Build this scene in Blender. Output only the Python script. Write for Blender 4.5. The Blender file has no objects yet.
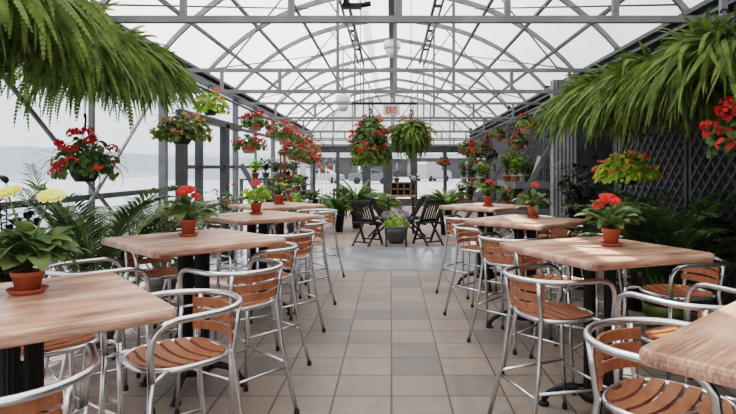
import bpy, math, random
from mathutils import Vector, Matrix
from math import sin, cos, pi, radians as R
scn = bpy.context.scene
COL = scn.collection
rnd = random.Random(7)
F, VX, HY, CH = 572.4, 391.5, 167.0, 1.6          # focal length in pixels, vanishing point, eye height
def at(px, py, Y):                                  # where a spot of the photograph lies at depth Y
    return Vector(((px-VX)/F*Y, Y, CH-(py-HY)/F*Y))
SL = -0.014
def rz(y): return SL*y                              # the roof falls slightly towards the far end
E = 3.3                                             # half width of the house
Z_EAVE, Z_RIDGE, Z_LO, Z_UP = CH+1.78, CH+3.3, CH+1.195, CH+1.50

# ------------------------------------------------------------------ materials
def lin(c):
    c /= 255.0
    return c/12.92 if c <= 0.04045 else ((c+0.055)/1.055)**2.4
def rgb(r, g, b): return (lin(r), lin(g), lin(b), 1)
def newmat(name):
    m = bpy.data.materials.new(name); m.use_nodes = True
    nt = m.node_tree; nt.nodes.clear()
    out = nt.nodes.new('ShaderNodeOutputMaterial')
    return m, nt, out
def N(nt, t, **kw):
    n = nt.nodes.new(t)
    for k, v in kw.items(): setattr(n, k, v)
    return n
def ramp(nt, fac, stops):
    r = N(nt, 'ShaderNodeValToRGB'); el = r.color_ramp.elements
    while len(el) < len(stops): el.new(0.5)
    for e, (p, c) in zip(el, stops): e.position = p; e.color = c
    nt.links.new(fac, r.inputs['Fac']); return r.outputs['Color']
def coords(nt, scale=(1,1,1), rot=(0,0,0), kind='Object'):
    tc = N(nt, 'ShaderNodeTexCoord'); mp = N(nt, 'ShaderNodeMapping')
    mp.inputs['Scale'].default_value = scale; mp.inputs['Rotation'].default_value = rot
    nt.links.new(tc.outputs[kind], mp.inputs['Vector']); return mp.outputs['Vector']
def noise(nt, vec, scale, detail=3, rough=0.55):
    n = N(nt, 'ShaderNodeTexNoise'); n.inputs['Scale'].default_value = scale
    n.inputs['Detail'].default_value = detail; n.inputs['Roughness'].default_value = rough
    nt.links.new(vec, n.inputs['Vector']); return n.outputs['Fac']
def plain(name, c1, c2=None, rough=0.6, metal=0.0, scale=6.0, stretch=(1,1,1), bump=0.0, spec=0.5):
    m, nt, out = newmat(name)
    p = N(nt, 'ShaderNodeBsdfPrincipled'); nt.links.new(p.outputs[0], out.inputs[0])
    p.inputs['Roughness'].default_value = rough; p.inputs['Metallic'].default_value = metal
    p.inputs['Specular IOR Level'].default_value = spec
    v = coords(nt, stretch); f = noise(nt, v, scale)
    c2 = c2 or tuple(min(1, x*0.72) for x in c1[:3])+(1,)
    nt.links.new(ramp(nt, f, [(0.3, c2), (0.7, c1)]), p.inputs['Base Color'])
    if bump:
        b = N(nt, 'ShaderNodeBump'); b.inputs['Strength'].default_value = bump; b.inputs['Distance'].default_value = 0.01
        nt.links.new(f, b.inputs['Height']); nt.links.new(b.outputs[0], p.inputs['Normal'])
    return m
def leafmat(name, c1, c2, trans=0.35, rough=0.5, scale=9.0):
    m, nt, out = newmat(name)
    p = N(nt, 'ShaderNodeBsdfPrincipled'); t = N(nt, 'ShaderNodeBsdfTranslucent'); mx = N(nt, 'ShaderNodeMixShader')
    p.inputs['Roughness'].default_value = rough; p.inputs['Specular IOR Level'].default_value = 0.3
    f = noise(nt, coords(nt), scale, 2); col = ramp(nt, f, [(0.32, c2), (0.68, c1)])
    nt.links.new(col, p.inputs['Base Color']); nt.links.new(col, t.inputs['Color'])
    mx.inputs[0].default_value = trans
    nt.links.new(p.outputs[0], mx.inputs[1]); nt.links.new(t.outputs[0], mx.inputs[2]); nt.links.new(mx.outputs[0], out.inputs[0])
    return m
def glazing(name, transp, tcol, gloss=0.0):
    m, nt, out = newmat(name)
    a = N(nt, 'ShaderNodeBsdfTransparent'); b = N(nt, 'ShaderNodeBsdfTranslucent'); mx = N(nt, 'ShaderNodeMixShader')
    a.inputs[0].default_value = (0.95, 0.97, 0.98, 1)
    f = noise(nt, coords(nt, (1, 1, 0.3)), 1.3, 4)
    d = tuple(x*0.90 for x in tcol[:3])+(1,)
    nt.links.new(ramp(nt, f, [(0.35, d), (0.65, tcol)]), b.inputs[0])
    mx.inputs[0].default_value = 1-transp
    nt.links.new(a.outputs[0], mx.inputs[1]); nt.links.new(b.outputs[0], mx.inputs[2])
    last = mx.outputs[0]
    if gloss:
        g = N(nt, 'ShaderNodeBsdfGlossy'); g.inputs['Roughness'].default_value = 0.05
        m2 = N(nt, 'ShaderNodeMixShader'); m2.inputs[0].default_value = gloss
        nt.links.new(last, m2.inputs[1]); nt.links.new(g.outputs[0], m2.inputs[2]); last = m2.outputs[0]
    nt.links.new(last, out.inputs[0]); return m
def wood_top():
    m, nt, out = newmat('striped table laminate')
    p = N(nt, 'ShaderNodeBsdfPrincipled'); nt.links.new(p.outputs[0], out.inputs[0])
    p.inputs['Roughness'].default_value = 0.33
    a = noise(nt, coords(nt, (0.35, 1, 0.6)), 9, 1, 0.4)
    b = noise(nt, coords(nt, (0.9, 26, 8)), 5, 5, 0.7)
    mix = N(nt, 'ShaderNodeMix'); mix.inputs[0].default_value = 0.55
    nt.links.new(a, mix.inputs[2]); nt.links.new(b, mix.inputs[3])
    c = ramp(nt, mix.outputs[0], [(0.34, rgb(112, 76, 62)), (0.44, rgb(166, 120, 101)), (0.52, rgb(198, 152, 131)), (0.64, rgb(226, 192, 174))])
    nt.links.new(c, p.inputs['Base Color'])
    return m
def brickmat(name, w, h, cols, mortar, rough, offset=0.0, msize=0.006, rot=0.0, bump=0.45):
    m, nt, out = newmat(name)
    p = N(nt, 'ShaderNodeBsdfPrincipled'); nt.links.new(p.outputs[0], out.inputs[0])
    v = coords(nt, (1, 1, 1), (0, 0, rot))
    br = N(nt, 'ShaderNodeTexBrick'); br.offset = offset; br.offset_frequency = 2; br.squash = 1.0
    br.inputs['Scale'].default_value = 1.0; br.inputs['Brick Width'].default_value = w; br.inputs['Row Height'].default_value = h
    br.inputs['Mortar Size'].default_value = msize; br.inputs['Mortar Smooth'].default_value = 0.3; br.inputs['Bias'].default_value = 0.0
    br.inputs['Color1'].default_value = (0, 0, 0, 1); br.inputs['Color2'].default_value = (1, 1, 1, 1); br.inputs['Mortar'].default_value = (0.5, 0.5, 0.5, 1)
    nt.links.new(v, br.inputs['Vector'])
    per = ramp(nt, br.outputs['Color'], [(0.0, cols[0]), (0.35, cols[1]), (0.7, cols[2]), (1.0, cols[3])])
    n1 = noise(nt, v, 7, 5, 0.65); n2 = noise(nt, v, 1.1, 2)
    k = ramp(nt, n1, [(0.3, (0.74, 0.74, 0.75, 1)), (0.7, (1.14, 1.13, 1.12, 1))])
    k2 = ramp(nt, n2, [(0.3, (0.86, 0.87, 0.88, 1)), (0.7, (1.08, 1.06, 1.05, 1))])
    def mul(x, y):
        q = N(nt, 'ShaderNodeMix', data_type='RGBA', blend_type='MULTIPLY'); q.inputs[0].default_value = 1.0
        nt.links.new(x, q.inputs[6]); nt.links.new(y, q.inputs[7]); return q.outputs[2]
    c = mul(mul(per, k), k2)
    q = N(nt, 'ShaderNodeMix', data_type='RGBA'); nt.links.new(br.outputs['Fac'], q.inputs[0]); nt.links.new(c, q.inputs[6]); q.inputs[7].default_value = mortar
    nt.links.new(q.outputs[2], p.inputs['Base Color'])
    rr = ramp(nt, n1, [(0.3, (rough-0.1,)*3+(1,)), (0.7, (rough+0.12,)*3+(1,))]); nt.links.new(rr, p.inputs['Roughness'])
    b = N(nt, 'ShaderNodeBump'); b.inputs['Strength'].default_value = bump; b.inputs['Distance'].default_value = 0.006
    sub = N(nt, 'ShaderNodeMath', operation='SUBTRACT'); nt.links.new(n1, sub.inputs[0]); nt.links.new(br.outputs['Fac'], sub.inputs[1])
    nt.links.new(sub.outputs[0], b.inputs['Height']); nt.links.new(b.outputs[0], p.inputs['Normal'])
    return m

M = {}
M['alu'] = plain('brushed aluminium tube', (0.80, 0.80, 0.81, 1), (0.66, 0.66, 0.67, 1), 0.27, 1.0, 14)
M['slat'] = plain('orange brown stool wood', rgb(178, 112, 78), rgb(140, 82, 56), 0.45, 0, 5, (3, 18, 3))
M['top'] = wood_top()
M['iron'] = plain('black cast iron', rgb(26, 25, 26), rgb(16, 16, 17), 0.45, 0.3, 20)
M['rubber'] = plain('black rubber', rgb(28, 27, 27), None, 0.8)
M['steel'] = plain('galvanised grey steel', rgb(132, 134, 138), rgb(104, 106, 110), 0.5, 0.2, 4)
M['steel_dark'] = plain('dark grey steel', rgb(92, 94, 98), rgb(72, 74, 78), 0.5, 0.2, 4)
M['darkframe'] = plain('dark grey door frame', rgb(74, 75, 78), rgb(56, 57, 60), 0.5, 0.2, 5)
M['roof'] = glazing('milky roof sheet', 0.05, (0.54, 0.545, 0.55, 1))
M['wallglass'] = glazing('hazy wall film', 0.40, (0.49, 0.54, 0.61, 1), 0.03)
M['clear'] = glazing('clear pane', 0.97, (0.4, 0.42, 0.45, 1), 0.03)
M['terra'] = plain('terracotta', rgb(184, 98, 68), rgb(150, 74, 50), 0.75, 0, 12, bump=0.1)
M['tanpot'] = plain('tan plastic pot', rgb(196, 150, 124), rgb(170, 124, 100), 0.6)
M['blackpot'] = plain('black plastic pot', rgb(44, 38, 36), rgb(30, 26, 25), 0.5)
M['olivepot'] = plain('olive glazed pot', rgb(96, 104, 52), rgb(70, 78, 38), 0.35)
M['greypot'] = plain('grey stone pot', rgb(112, 116, 116), rgb(84, 88, 88), 0.7)
M['whitepot'] = plain('white glazed pot', rgb(214, 212, 206), rgb(190, 188, 182), 0.4)
M['soil'] = plain('potting soil', rgb(60, 44, 34), rgb(34, 26, 20), 0.95, 0, 40, bump=0.4)
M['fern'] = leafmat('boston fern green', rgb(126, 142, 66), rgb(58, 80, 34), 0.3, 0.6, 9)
M['ferndark'] = leafmat('deep fern green', rgb(104, 128, 58), rgb(54, 78, 32), 0.3, 0.55, 6)  # deeper green for most of the potted floor ferns
M['palm'] = leafmat('palm green', rgb(128, 142, 98), rgb(64, 84, 50), 0.25, 0.25, 6)
M['palmdark'] = leafmat('dark palm green', rgb(92, 112, 62), rgb(48, 66, 36), 0.3, 0.4, 6)
M['leaf'] = leafmat('geranium leaf green', rgb(110, 132, 74), rgb(58, 82, 44), 0.3, 0.5, 12)
M['gerleaf'] = leafmat('gerbera leaf green', rgb(112, 130, 78), rgb(64, 86, 46), 0.3, 0.45, 12)
M['darkleaf'] = leafmat('dark glossy leaf', rgb(48, 62, 42), rgb(22, 30, 22), 0.15, 0.3, 10)
M['limeleaf'] = leafmat('lime leaf', rgb(176, 200, 74), rgb(120, 158, 48), 0.4, 0.5, 12)
M['mixleaf'] = leafmat('mixed coleus leaf', rgb(128, 150, 66), rgb(70, 60, 44), 0.3, 0.5, 16)
M['red'] = leafmat('red petal', rgb(226, 40, 40), rgb(176, 20, 28), 0.3, 0.5, 20)
M['coral'] = leafmat('coral red petal', rgb(246, 96, 84), rgb(226, 58, 52), 0.3, 0.5, 20)
M['pink'] = leafmat('salmon pink petal', rgb(238, 150, 136), rgb(214, 104, 96), 0.35, 0.5, 20)
M['yellow'] = leafmat('yellow petal', rgb(255, 252, 200), rgb(252, 242, 150), 0.35, 0.5, 20)
M['lemon'] = leafmat('bright yellow petal', rgb(244, 226, 60), rgb(226, 196, 40), 0.35, 0.5, 20)
M['lavender'] = leafmat('lavender petal', rgb(172, 168, 180), rgb(122, 118, 132), 0.3, 0.6, 20)
M['white'] = leafmat('white petal', rgb(240, 238, 234), rgb(214, 212, 206), 0.3, 0.6, 20)
M['stem'] = leafmat('stem green', rgb(110, 140, 70), rgb(76, 104, 48), 0.2, 0.5, 20)
M['trunk'] = plain('brown palm cane', rgb(104, 88, 60), rgb(70, 60, 40), 0.8)
M['blackwood'] = plain('black painted wood', rgb(40, 40, 42), rgb(26, 26, 28), 0.5, 0, 8)
M['benchwood'] = plain('charcoal stained wood', rgb(112, 114, 116), rgb(82, 84, 86), 0.7, 0, 5, (1, 8, 1))
M['lattice'] = plain('charcoal lattice', rgb(84, 86, 92), rgb(64, 66, 72), 0.6, 0, 5)
M['wallboard'] = plain('dark grey wall boards', rgb(58, 60, 66), rgb(42, 44, 49), 0.7, 0, 2, (1, 6, 1))
M['pillar'] = plain('grey pillar cladding', rgb(138, 140, 144), rgb(104, 106, 110), 0.55, 0.1, 4)
M['plasticwhite'] = plain('white enamel', rgb(226, 226, 226), rgb(206, 206, 208), 0.35)
M['lampglass'] = plain('frosted lamp glass', rgb(236, 238, 240), rgb(214, 216, 220), 0.25)
M['signface'] = plain('cream sign face', rgb(222, 208, 196), rgb(206, 190, 178), 0.4)
M['signred'] = plain('red sign letters', rgb(206, 62, 38), rgb(190, 50, 30), 0.4)
M['copper'] = plain('copper tube', rgb(186, 112, 90), rgb(150, 84, 64), 0.4, 0.5)
M['crate'] = plain('brown cube shelf wood', rgb(142, 112, 92), rgb(110, 84, 68), 0.7)
M['tantop'] = plain('tan table top', rgb(176, 138, 110), rgb(150, 112, 88), 0.5)
M['carwhite'] = plain('white car paint', rgb(176, 178, 182), rgb(160, 162, 166), 0.25)
M['carsilver'] = plain('silver car paint', rgb(120, 124, 130), rgb(104, 108, 114), 0.3, 0.2)
M['carglass'] = plain('dark car glass', rgb(46, 52, 60), rgb(34, 38, 44), 0.1)
M['bldg'] = plain('grey rendered wall', rgb(84, 84, 88), rgb(70, 70, 74), 0.8, 0, 0.3)
M['bldglight'] = plain('pale roof sheet', rgb(216, 218, 222), rgb(196, 198, 202), 0.6, 0, 0.3)
M['bldgdark'] = plain('dark window glass', rgb(84, 88, 94), rgb(64, 68, 74), 0.2, 0, 0.5)
M['hedge'] = leafmat('hazy far hedge', rgb(150, 158, 156), rgb(120, 130, 128), 0.1, 0.9, 0.4)  # distance haze is mixed into this pale grey leaf colour
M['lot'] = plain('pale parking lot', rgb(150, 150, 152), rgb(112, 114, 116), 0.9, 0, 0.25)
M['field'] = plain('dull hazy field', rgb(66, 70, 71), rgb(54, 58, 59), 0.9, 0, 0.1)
M['floor'] = brickmat('tan floor tiles', 0.4, 0.4, [rgb(108, 101, 97), rgb(130, 118, 110), rgb(139, 126, 116), rgb(138, 120, 109)], rgb(70, 62, 57), 0.5, 0.0, 0.008)
M['brick'] = brickmat('pinkish brick pavers', 0.21, 0.105, [rgb(132, 114, 106), rgb(156, 136, 126), rgb(168, 148, 138), rgb(158, 132, 121)], rgb(108, 98, 91), 0.6, 0.5, 0.005, 0.0)
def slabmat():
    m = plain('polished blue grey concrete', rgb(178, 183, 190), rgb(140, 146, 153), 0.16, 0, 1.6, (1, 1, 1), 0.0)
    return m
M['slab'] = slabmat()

# ------------------------------------------------------------------ mesh building
class MB:
    def __init__(s): s.v = []; s.f = []; s.sm = []
    def add(s, vs, fs, smooth=False, mx=None):
        b = len(s.v)
        s.v.extend([(mx @ Vector(p)) if mx else p for p in vs])
        s.f.extend([tuple(i+b for i in f) for f in fs]); s.sm.extend([smooth]*len(fs)); return s
    def box(s, c, d, rot=None):
        x, y, z = d[0]/2, d[1]/2, d[2]/2
        vs = [Vector((a*x, b*y, e*z)) for a in (-1, 1) for b in (-1, 1) for e in (-1, 1)]
        if rot is not None: vs = [rot @ v for v in vs]
        c = Vector(c)
        return s.add([v+c for v in vs], [(0,1,3,2), (4,6,7,5), (0,4,5,1), (2,3,7,6), (0,2,6,4), (1,5,7,3)])
    def bar(s, a, b, w, h=None, up=(0, 0, 1)):
        a, b = Vector(a), Vector(b); d = b-a; h = h or w; u = Vector(up); t = d.normalized()
        if abs(t.dot(u)) > 0.98: u = Vector((0, 1, 0))
        sx = t.cross(u).normalized()*w/2; uy = sx.cross(t).normalized()*h/2
        vs = [p+i*sx+j*uy for p in (a, b) for i, j in ((-1,-1), (1,-1), (1,1), (-1,1))]
        return s.add(vs, [(0,1,2,3), (7,6,5,4), (0,4,5,1), (1,5,6,2), (2,6,7,3), (3,7,4,0)])
    def tube(s, pts, r, n=8, closed=False):
        pts = [Vector(p) for p in pts]; k = len(pts); rs = r if isinstance(r, (list, tuple)) else [r]*k
        vs = []; prev = None
        for i, p in enumerate(pts):
            if closed: t = pts[(i+1) % k]-pts[i-1]
            else: t = pts[min(i+1, k-1)]-pts[max(i-1, 0)]
            t = t.normalized() if t.length > 1e-9 else Vector((0, 0, 1))
            if prev is None:
                u = Vector((0, 0, 1)) if abs(t.z) < 0.9 else Vector((1, 0, 0))
                u = (u-t*u.dot(t)).normalized()
            else: u = (prev-t*prev.dot(t)).normalized()
            prev = u; w = t.cross(u)
            vs += [p+rs[i]*(cos(2*pi*j/n)*u+sin(2*pi*j/n)*w) for j in range(n)]
        fs = []; m = k if closed else k-1
        for i in range(m):
            a, b = i*n, ((i+1) % k)*n
            fs += [(a+j, a+(j+1) % n, b+(j+1) % n, b+j) for j in range(n)]
        s.add(vs, fs, True)
        if not closed:
            b = len(s.v)-k*n
            s.f += [tuple(b+j for j in reversed(range(n))), tuple(b+(k-1)*n+j for j in range(n))]; s.sm += [False, False]
        return s
    def lathe(s, prof, n=20, c=(0, 0, 0), smooth=True):
        vs = []; c = Vector(c)
        for r, z in prof: vs += [c+Vector((r*cos(2*pi*j/n), r*sin(2*pi*j/n), z)) for j in range(n)]
        fs = []
        for i in range(len(prof)-1):
            a, b = i*n, (i+1)*n
            fs += [(a+j, a+(j+1) % n, b+(j+1) % n, b+j) for j in range(n)]
        s.add(vs, fs, smooth); b = len(s.v)-len(vs)
        if prof[0][0] > 1e-6: s.f.append(tuple(b+j for j in reversed(range(n)))); s.sm.append(False)
        if prof[-1][0] > 1e-6: s.f.append(tuple(b+(len(prof)-1)*n+j for j in range(n))); s.sm.append(False)
        return s
    def loft(s, rings, smooth=True, cap=True):
        n = len(rings[0]); vs = [p for r in rings for p in r]; fs = []
        for i in range(len(rings)-1):
            a, b = i*n, (i+1)*n
            fs += [(a+j, a+(j+1) % n, b+(j+1) % n, b+j) for j in range(n)]
        s.add(vs, fs, smooth)
        if cap:
            b = len(s.v)-len(vs)
            s.f += [tuple(b+j for j in reversed(range(n))), tuple(b+(len(rings)-1)*n+j for j in range(n))]; s.sm += [False, False]
        return s
    def mesh(s, name):
        me = bpy.data.meshes.new(name); me.from_pydata([tuple(v) for v in s.v], [], s.f)
        me.polygons.foreach_set('use_smooth', s.sm); me.update(); return me
    def build(s, name, m, parent=None):
        me = s.mesh(name); me.materials.append(M[m] if isinstance(m, str) else m)
        o = bpy.data.objects.new(name, me); COL.objects.link(o); o.parent = parent; return o
def tag(o, label=None, cat=None, group=None, kind=None):
    if label: o['label'] = label
    if cat: o['category'] = cat
    if group: o['group'] = group
    if kind: o['kind'] = kind
    return o
def thing(name, label, cat, loc=(0, 0, 0), rot=0.0, group=None):
    o = bpy.data.objects.new(name, None); COL.objects.link(o); o.empty_display_size = 0.1
    o.location = loc; o.rotation_euler = (0, 0, rot); return tag(o, label, cat, group)
def struct(name, mb, m, parent=None):
    o = mb.build(name, m, parent)
    if parent is None: o['kind'] = 'structure'
    return o
def copy_tree(o, parent=None):
    c = o.copy(); COL.objects.link(c); c.parent = parent
    for ch in list(o.children): copy_tree(ch, c)
    return c

# ------------------------------------------------------------------ floor and outdoors
fl = MB(); fl.add([(-1.9, -3, 0), (3.3, -3, 0), (3.3, 8.95, 0), (-1.9, 8.95, 0)], [(0, 1, 2, 3)]); struct('floor', fl, 'floor')
fb = MB(); fb.add([(-3.3, -3, 0), (-1.9, -3, 0), (-1.9, 8.95, 0), (-3.3, 8.95, 0)], [(0, 1, 2, 3)]); struct('floor_brick', fb, 'brick')
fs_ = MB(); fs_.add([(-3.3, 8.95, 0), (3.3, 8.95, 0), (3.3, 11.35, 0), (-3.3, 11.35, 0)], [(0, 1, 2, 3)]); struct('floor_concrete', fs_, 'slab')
fr = MB(); fr.add([(-3.3, 11.35, 0), (3.3, 11.35, 0), (3.3, 23.4, 0), (-3.3, 23.4, 0)], [(0, 1, 2, 3)]); struct('floor_brick', fr, 'brick')
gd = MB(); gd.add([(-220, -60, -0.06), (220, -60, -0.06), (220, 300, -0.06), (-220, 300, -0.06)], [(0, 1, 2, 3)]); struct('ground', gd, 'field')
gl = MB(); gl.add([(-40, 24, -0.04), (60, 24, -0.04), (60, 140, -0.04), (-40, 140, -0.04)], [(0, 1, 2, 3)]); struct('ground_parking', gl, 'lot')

# ------------------------------------------------------------------ roof frame
ARCH_Y = [0.60+1.90*i for i in range(-1, 13)]
def arch_pt(u, y, off=0.0):
    a = abs(u); d = 0.15*a+0.32*a**3.2
    return Vector((u*(E+off*0.4), y, Z_RIDGE-E*d+off+rz(y)))
US = [i/14-1 for i in range(29)]
for i, y in enumerate(ARCH_Y):
    mb = MB(); w, h = 0.05, 0.09
    rings = []
    for u in US:
        p = arch_pt(u, y)
        rings.append([p+Vector((0, a*w/2, b*h/2)) for a, b in ((-1,-1), (1,-1), (1,1), (-1,1))])
    mb.loft(rings, False); struct('roof_arch', mb, 'steel')
def arch_z(x, y): return arch_pt(x/E, y).z
TRUSS_Y = [ARCH_Y[i] for i in range(1, 14, 2)]
for y in TRUSS_Y:
    mb = MB(); zl, zu = Z_LO+rz(y), Z_UP+rz(y)
    mb.bar((-E+.04, y, zl), (E-.04, y, zl), 0.05, 0.05); mb.bar((-E+.04, y, zu), (E-.04, y, zu), 0.05, 0.05)
    for k in range(-3, 4):
        x = 0.06+0.83*k; mb.bar((x, y, zl), (x, y, zu), 0.045)
        if abs(k) in (0, 1): mb.bar((x, y, zu), (x, y, arch_z(x, y)), 0.04)
    for sx in (-1, 1):
        mb.tube([(sx*2.4, y, zu), (sx*1.1, y, arch_z(1.1, y))], 0.012, 5); mb.tube([(sx*0.2, y, zu), (sx*1.3, y, arch_z(1.3, y))], 0.012, 5)
    struct('roof_truss', mb, 'steel')
Y0, Y1 = ARCH_Y[0], ARCH_Y[-1]
for u in (-0.86, -0.70, -0.5, 0.5, 0.70, 0.86):
    a, b = arch_pt(u, Y0), arch_pt(u, Y1); dz = Vector((0, 0, -0.065))
    struct('roof_purlin', MB().bar(a+dz, b+dz, 0.045, 0.045), 'steel_dark')
for sx in (-1, 1):
    mb = MB()
    for du, w in ((0.235, 0.05), (0.275, 0.03)):
        a, b = arch_pt(sx*du, Y0), arch_pt(sx*du, 15.8); dz = Vector((0, 0, -0.08))
        mb.bar(a+dz, b+dz, w, 0.06)
    for k in range(18):
        y = Y0+0.9*k; mb.box(arch_pt(sx*0.255, y)+Vector((0, 0, -0.09)), (0.16, 0.05, 0.05))
    struct('roof_shade_track', mb, 'steel_dark')
struct('roof_ridge', MB().bar(arch_pt(0, Y0)+Vector((0, 0, -.07)), arch_pt(0, Y1)+Vector((0, 0, -.07)), 0.12, 0.14), 'steel_dark')
for sx, nm in ((-1, 'left'), (1, 'right')):
    mb = MB()
    a, b = Vector((sx*E, Y0, Z_EAVE+rz(Y0)-0.10)), Vector((sx*E, Y1, Z_EAVE+rz(Y1)-0.10))
    mb.bar(a, b, 0.10, 0.18); mb.bar(a+Vector((-sx*.10, 0, .05)), b+Vector((-sx*.10, 0, .05)), 0.12, 0.05)
    mb.bar(a+Vector((-sx*.13, 0, -.10)), b+Vector((-sx*.13, 0, -.10)), 0.16, 0.03)
    struct('eave_beam_'+nm, mb, 'steel_dark')
# thin cross bracing between the arches
for sx in (-1, 1):
    mb = MB()
    for i in range(0, 12, 2):
        mb.tube([arch_pt(sx*0.95, ARCH_Y[i])+Vector((0, 0, -.06)), arch_pt(sx*0.45, ARCH_Y[i+2])+Vector((0, 0, -.06))], 0.012, 5)
    struct('roof_brace', mb, 'steel_dark')
# glazing sheet with a narrow clear strip left of the ridge
def sheet(u0, u1, n, mat, name):
    mb = MB(); a = [arch_pt(u0+(u1-u0)*i/n, Y0-0.1, 0.075) for i in range(n+1)]; b = [arch_pt(u0+(u1-u0)*i/n, Y1+0.1, 0.075) for i in range(n+1)]
    mb.add(a+b, [(i, i+1, n+2+i, n+1+i) for i in range(n)], True); return struct(name, mb, mat)
G0, G1 = -0.192, -0.138
sheet(-1, G0, 16, 'roof', 'ceiling'); sheet(G1, 1, 16, 'roof', 'ceiling'); sheet(G0, G1, 1, 'clear', 'ceiling_vent')

# ------------------------------------------------------------------ left wall: posts, rails, hazy panes
mb = MB()
for y in TRUSS_Y:
    mb.box((-E+.03, y, (Z_EAVE+rz(y))/2-.1), (0.10, 0.10, Z_EAVE+rz(y)-.2))
for y in ARCH_Y:
    if 8.5 < y < 11.8: continue
    mb.box((-E, y, (Z_EAVE+rz(y))/2-.1), (0.05, 0.05, Z_EAVE+rz(y)-.2))
wl = struct('wall_left', mb, 'steel')
rl = MB()
for z, a, b in ((1.27, Y0, 9.0), (0.12, Y0, 9.0), (2.42, 9.0, Y1), (1.6, 9.2, Y1), (0.9, 9.2, Y1), (0.1, 9.2, Y1)):
    rl.bar((-E, a, z), (-E, b, z), 0.05, 0.06)
rl.build('rail', 'steel_dark', wl)
bp = TRUSS_Y[1]
br_ = MB()
br_.tube([(-E+.06, 4.24, 2.73), (-E+.06, 8.0, 0.14)], 0.022, 8); br_.tube([(-E+.11, 4.62, 0.06), (-E+.11, 8.0, 2.8)], 0.022, 8)
br_.build('brace', 'steel', wl)
pane = MB()
pane.add([(-E-.03, Y0, 0), (-E-.03, Y1, 0), (-E-.03, Y1, Z_EAVE+rz(Y1)), (-E-.03, Y0, Z_EAVE+rz(Y0))], [(0, 1, 2, 3)])
o = pane.build('window_1', 'wallglass'); o['kind'] = 'structure'
# dark framed sliding door unit in the left wall
df = MB()
for y, w in ((8.62, 0.2), (9.4, 0.06), (10.85, 0.24)):
    df.box((-E+.14, y, 1.2), (0.12, w, 2.4))
df.bar((-E+.14, 8.52, 2.4), (-E+.14, 11.9, 2.4), 0.12, 0.12)
dl = struct('door_1', df, 'darkframe')
dr = MB()
for z in (1.6, 0.92, 0.1): dr.bar((-E+.14, 8.7, z), (-E+.14, 10.8, z), 0.05, 0.05)
dr.build('glazing_bar', 'darkframe', dl)

# ------------------------------------------------------------------ right wall: dark boards behind lattice
mb = MB()
def rwall(y0, y1):
    mb.add([(E+.02, y0, 0), (E+.02, y1, 0), (E+.02, y1, Z_EAVE+rz(y1)), (E+.02, y0, Z_EAVE+rz(y0))], [(3, 2, 1, 0)])
rwall(Y0, 8.3); rwall(9.7, Y1)
mb.add([(E+1.0, 8.0, 0), (E+1.0, 10, 0), (E+1.0, 10, 3.2), (E+1.0, 8.0, 3.2)], [(3, 2, 1, 0)])
mb.add([(E, 8.0, 3.2), (E, 10, 3.2), (E+1, 10, 3.2), (E+1, 8.0, 3.2)], [(3, 2, 1, 0)])
mb.add([(E, 8.3, 0), (E+1, 8.3, 0), (E+1, 8.3, 3.2), (E, 8.3, 3.2)], [(0, 1, 2, 3)])
mb.add([(E, 9.7, 0), (E+1, 9.7, 0), (E+1, 9.7, 3.2), (E, 9.7, 3.2)], [(0, 1, 2, 3)])
for y in TRUSS_Y: mb.box((E-.04, y, 1.65), (0.10, 0.12, 3.3))
wr = struct('wall_right', mb, 'wallboard')
def lattice(y0, y1, z0, z1, x):
    mb = MB(); W, Hh = y1-y0, z1-z0; pitch = 0.145
    for s, dx in ((1, 0.0), (-1, -0.014)):
        c = -W if s > 0 else 0.0
        end = Hh if s > 0 else Hh+W
        while c < end:                                    # z = s*y + c in panel coordinates
            ya, yb = 0.0, W
            if s > 0: lo, hi = -c, Hh-c
            else: lo, hi = c-Hh, c
            ya, yb = max(0, lo), min(W, hi)
            if yb-ya > 0.03:
                mb.bar((x+dx, y0+ya, z0+s*ya+c), (x+dx, y0+yb, z0+s*yb+c), 0.012, 0.034, up=(1, 0, 0)) if False else mb.bar((x+dx, y0+ya, z0+s*ya+c), (x+dx, y0+yb, z0+s*yb+c), 0.034, 0.012, up=(1, 0, 0))
            c += pitch*1.2
    for a, b in (((y0, z0), (y1, z0)), ((y0, z1), (y1, z1)), ((y0, z0), (y0, z1)), ((y1, z0), (y1, z1))):
        mb.bar((x-.005, a[0], a[1]), (x-.005, b[0], b[1]), 0.05, 0.03, up=(1, 0, 0))
    mb.build('lattice_panel', 'lattice', wr)
for y0, y1 in ((1.6, 4.15), (4.3, 6.1), (6.2, 8.0), (10.1, 11.85), (11.97, 14), (14.1, 15.75)):
    lattice(y0, y1, 0.12, 3.02+rz(y1), E-.10)
# grey corrugated pillar
mb = MB(); 
ring = []
x0, x1, yA, yB = 2.78, 3.17, 9.82, 10.02
pts = []
nC = 12
for i in range(nC+1): pts.append((x0+(x1-x0)*i/nC, yA+(0.016 if i % 2 else 0)))
for i in range(nC+1): pts.append((x1-(x1-x0)*i/nC, yB-(0.016 if i % 2 else 0)))
mb.loft([[Vector((x, y, z)) for x, y in pts] for z in (0, 3.1)], False)
struct('pillar', mb, 'pillar')

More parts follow.
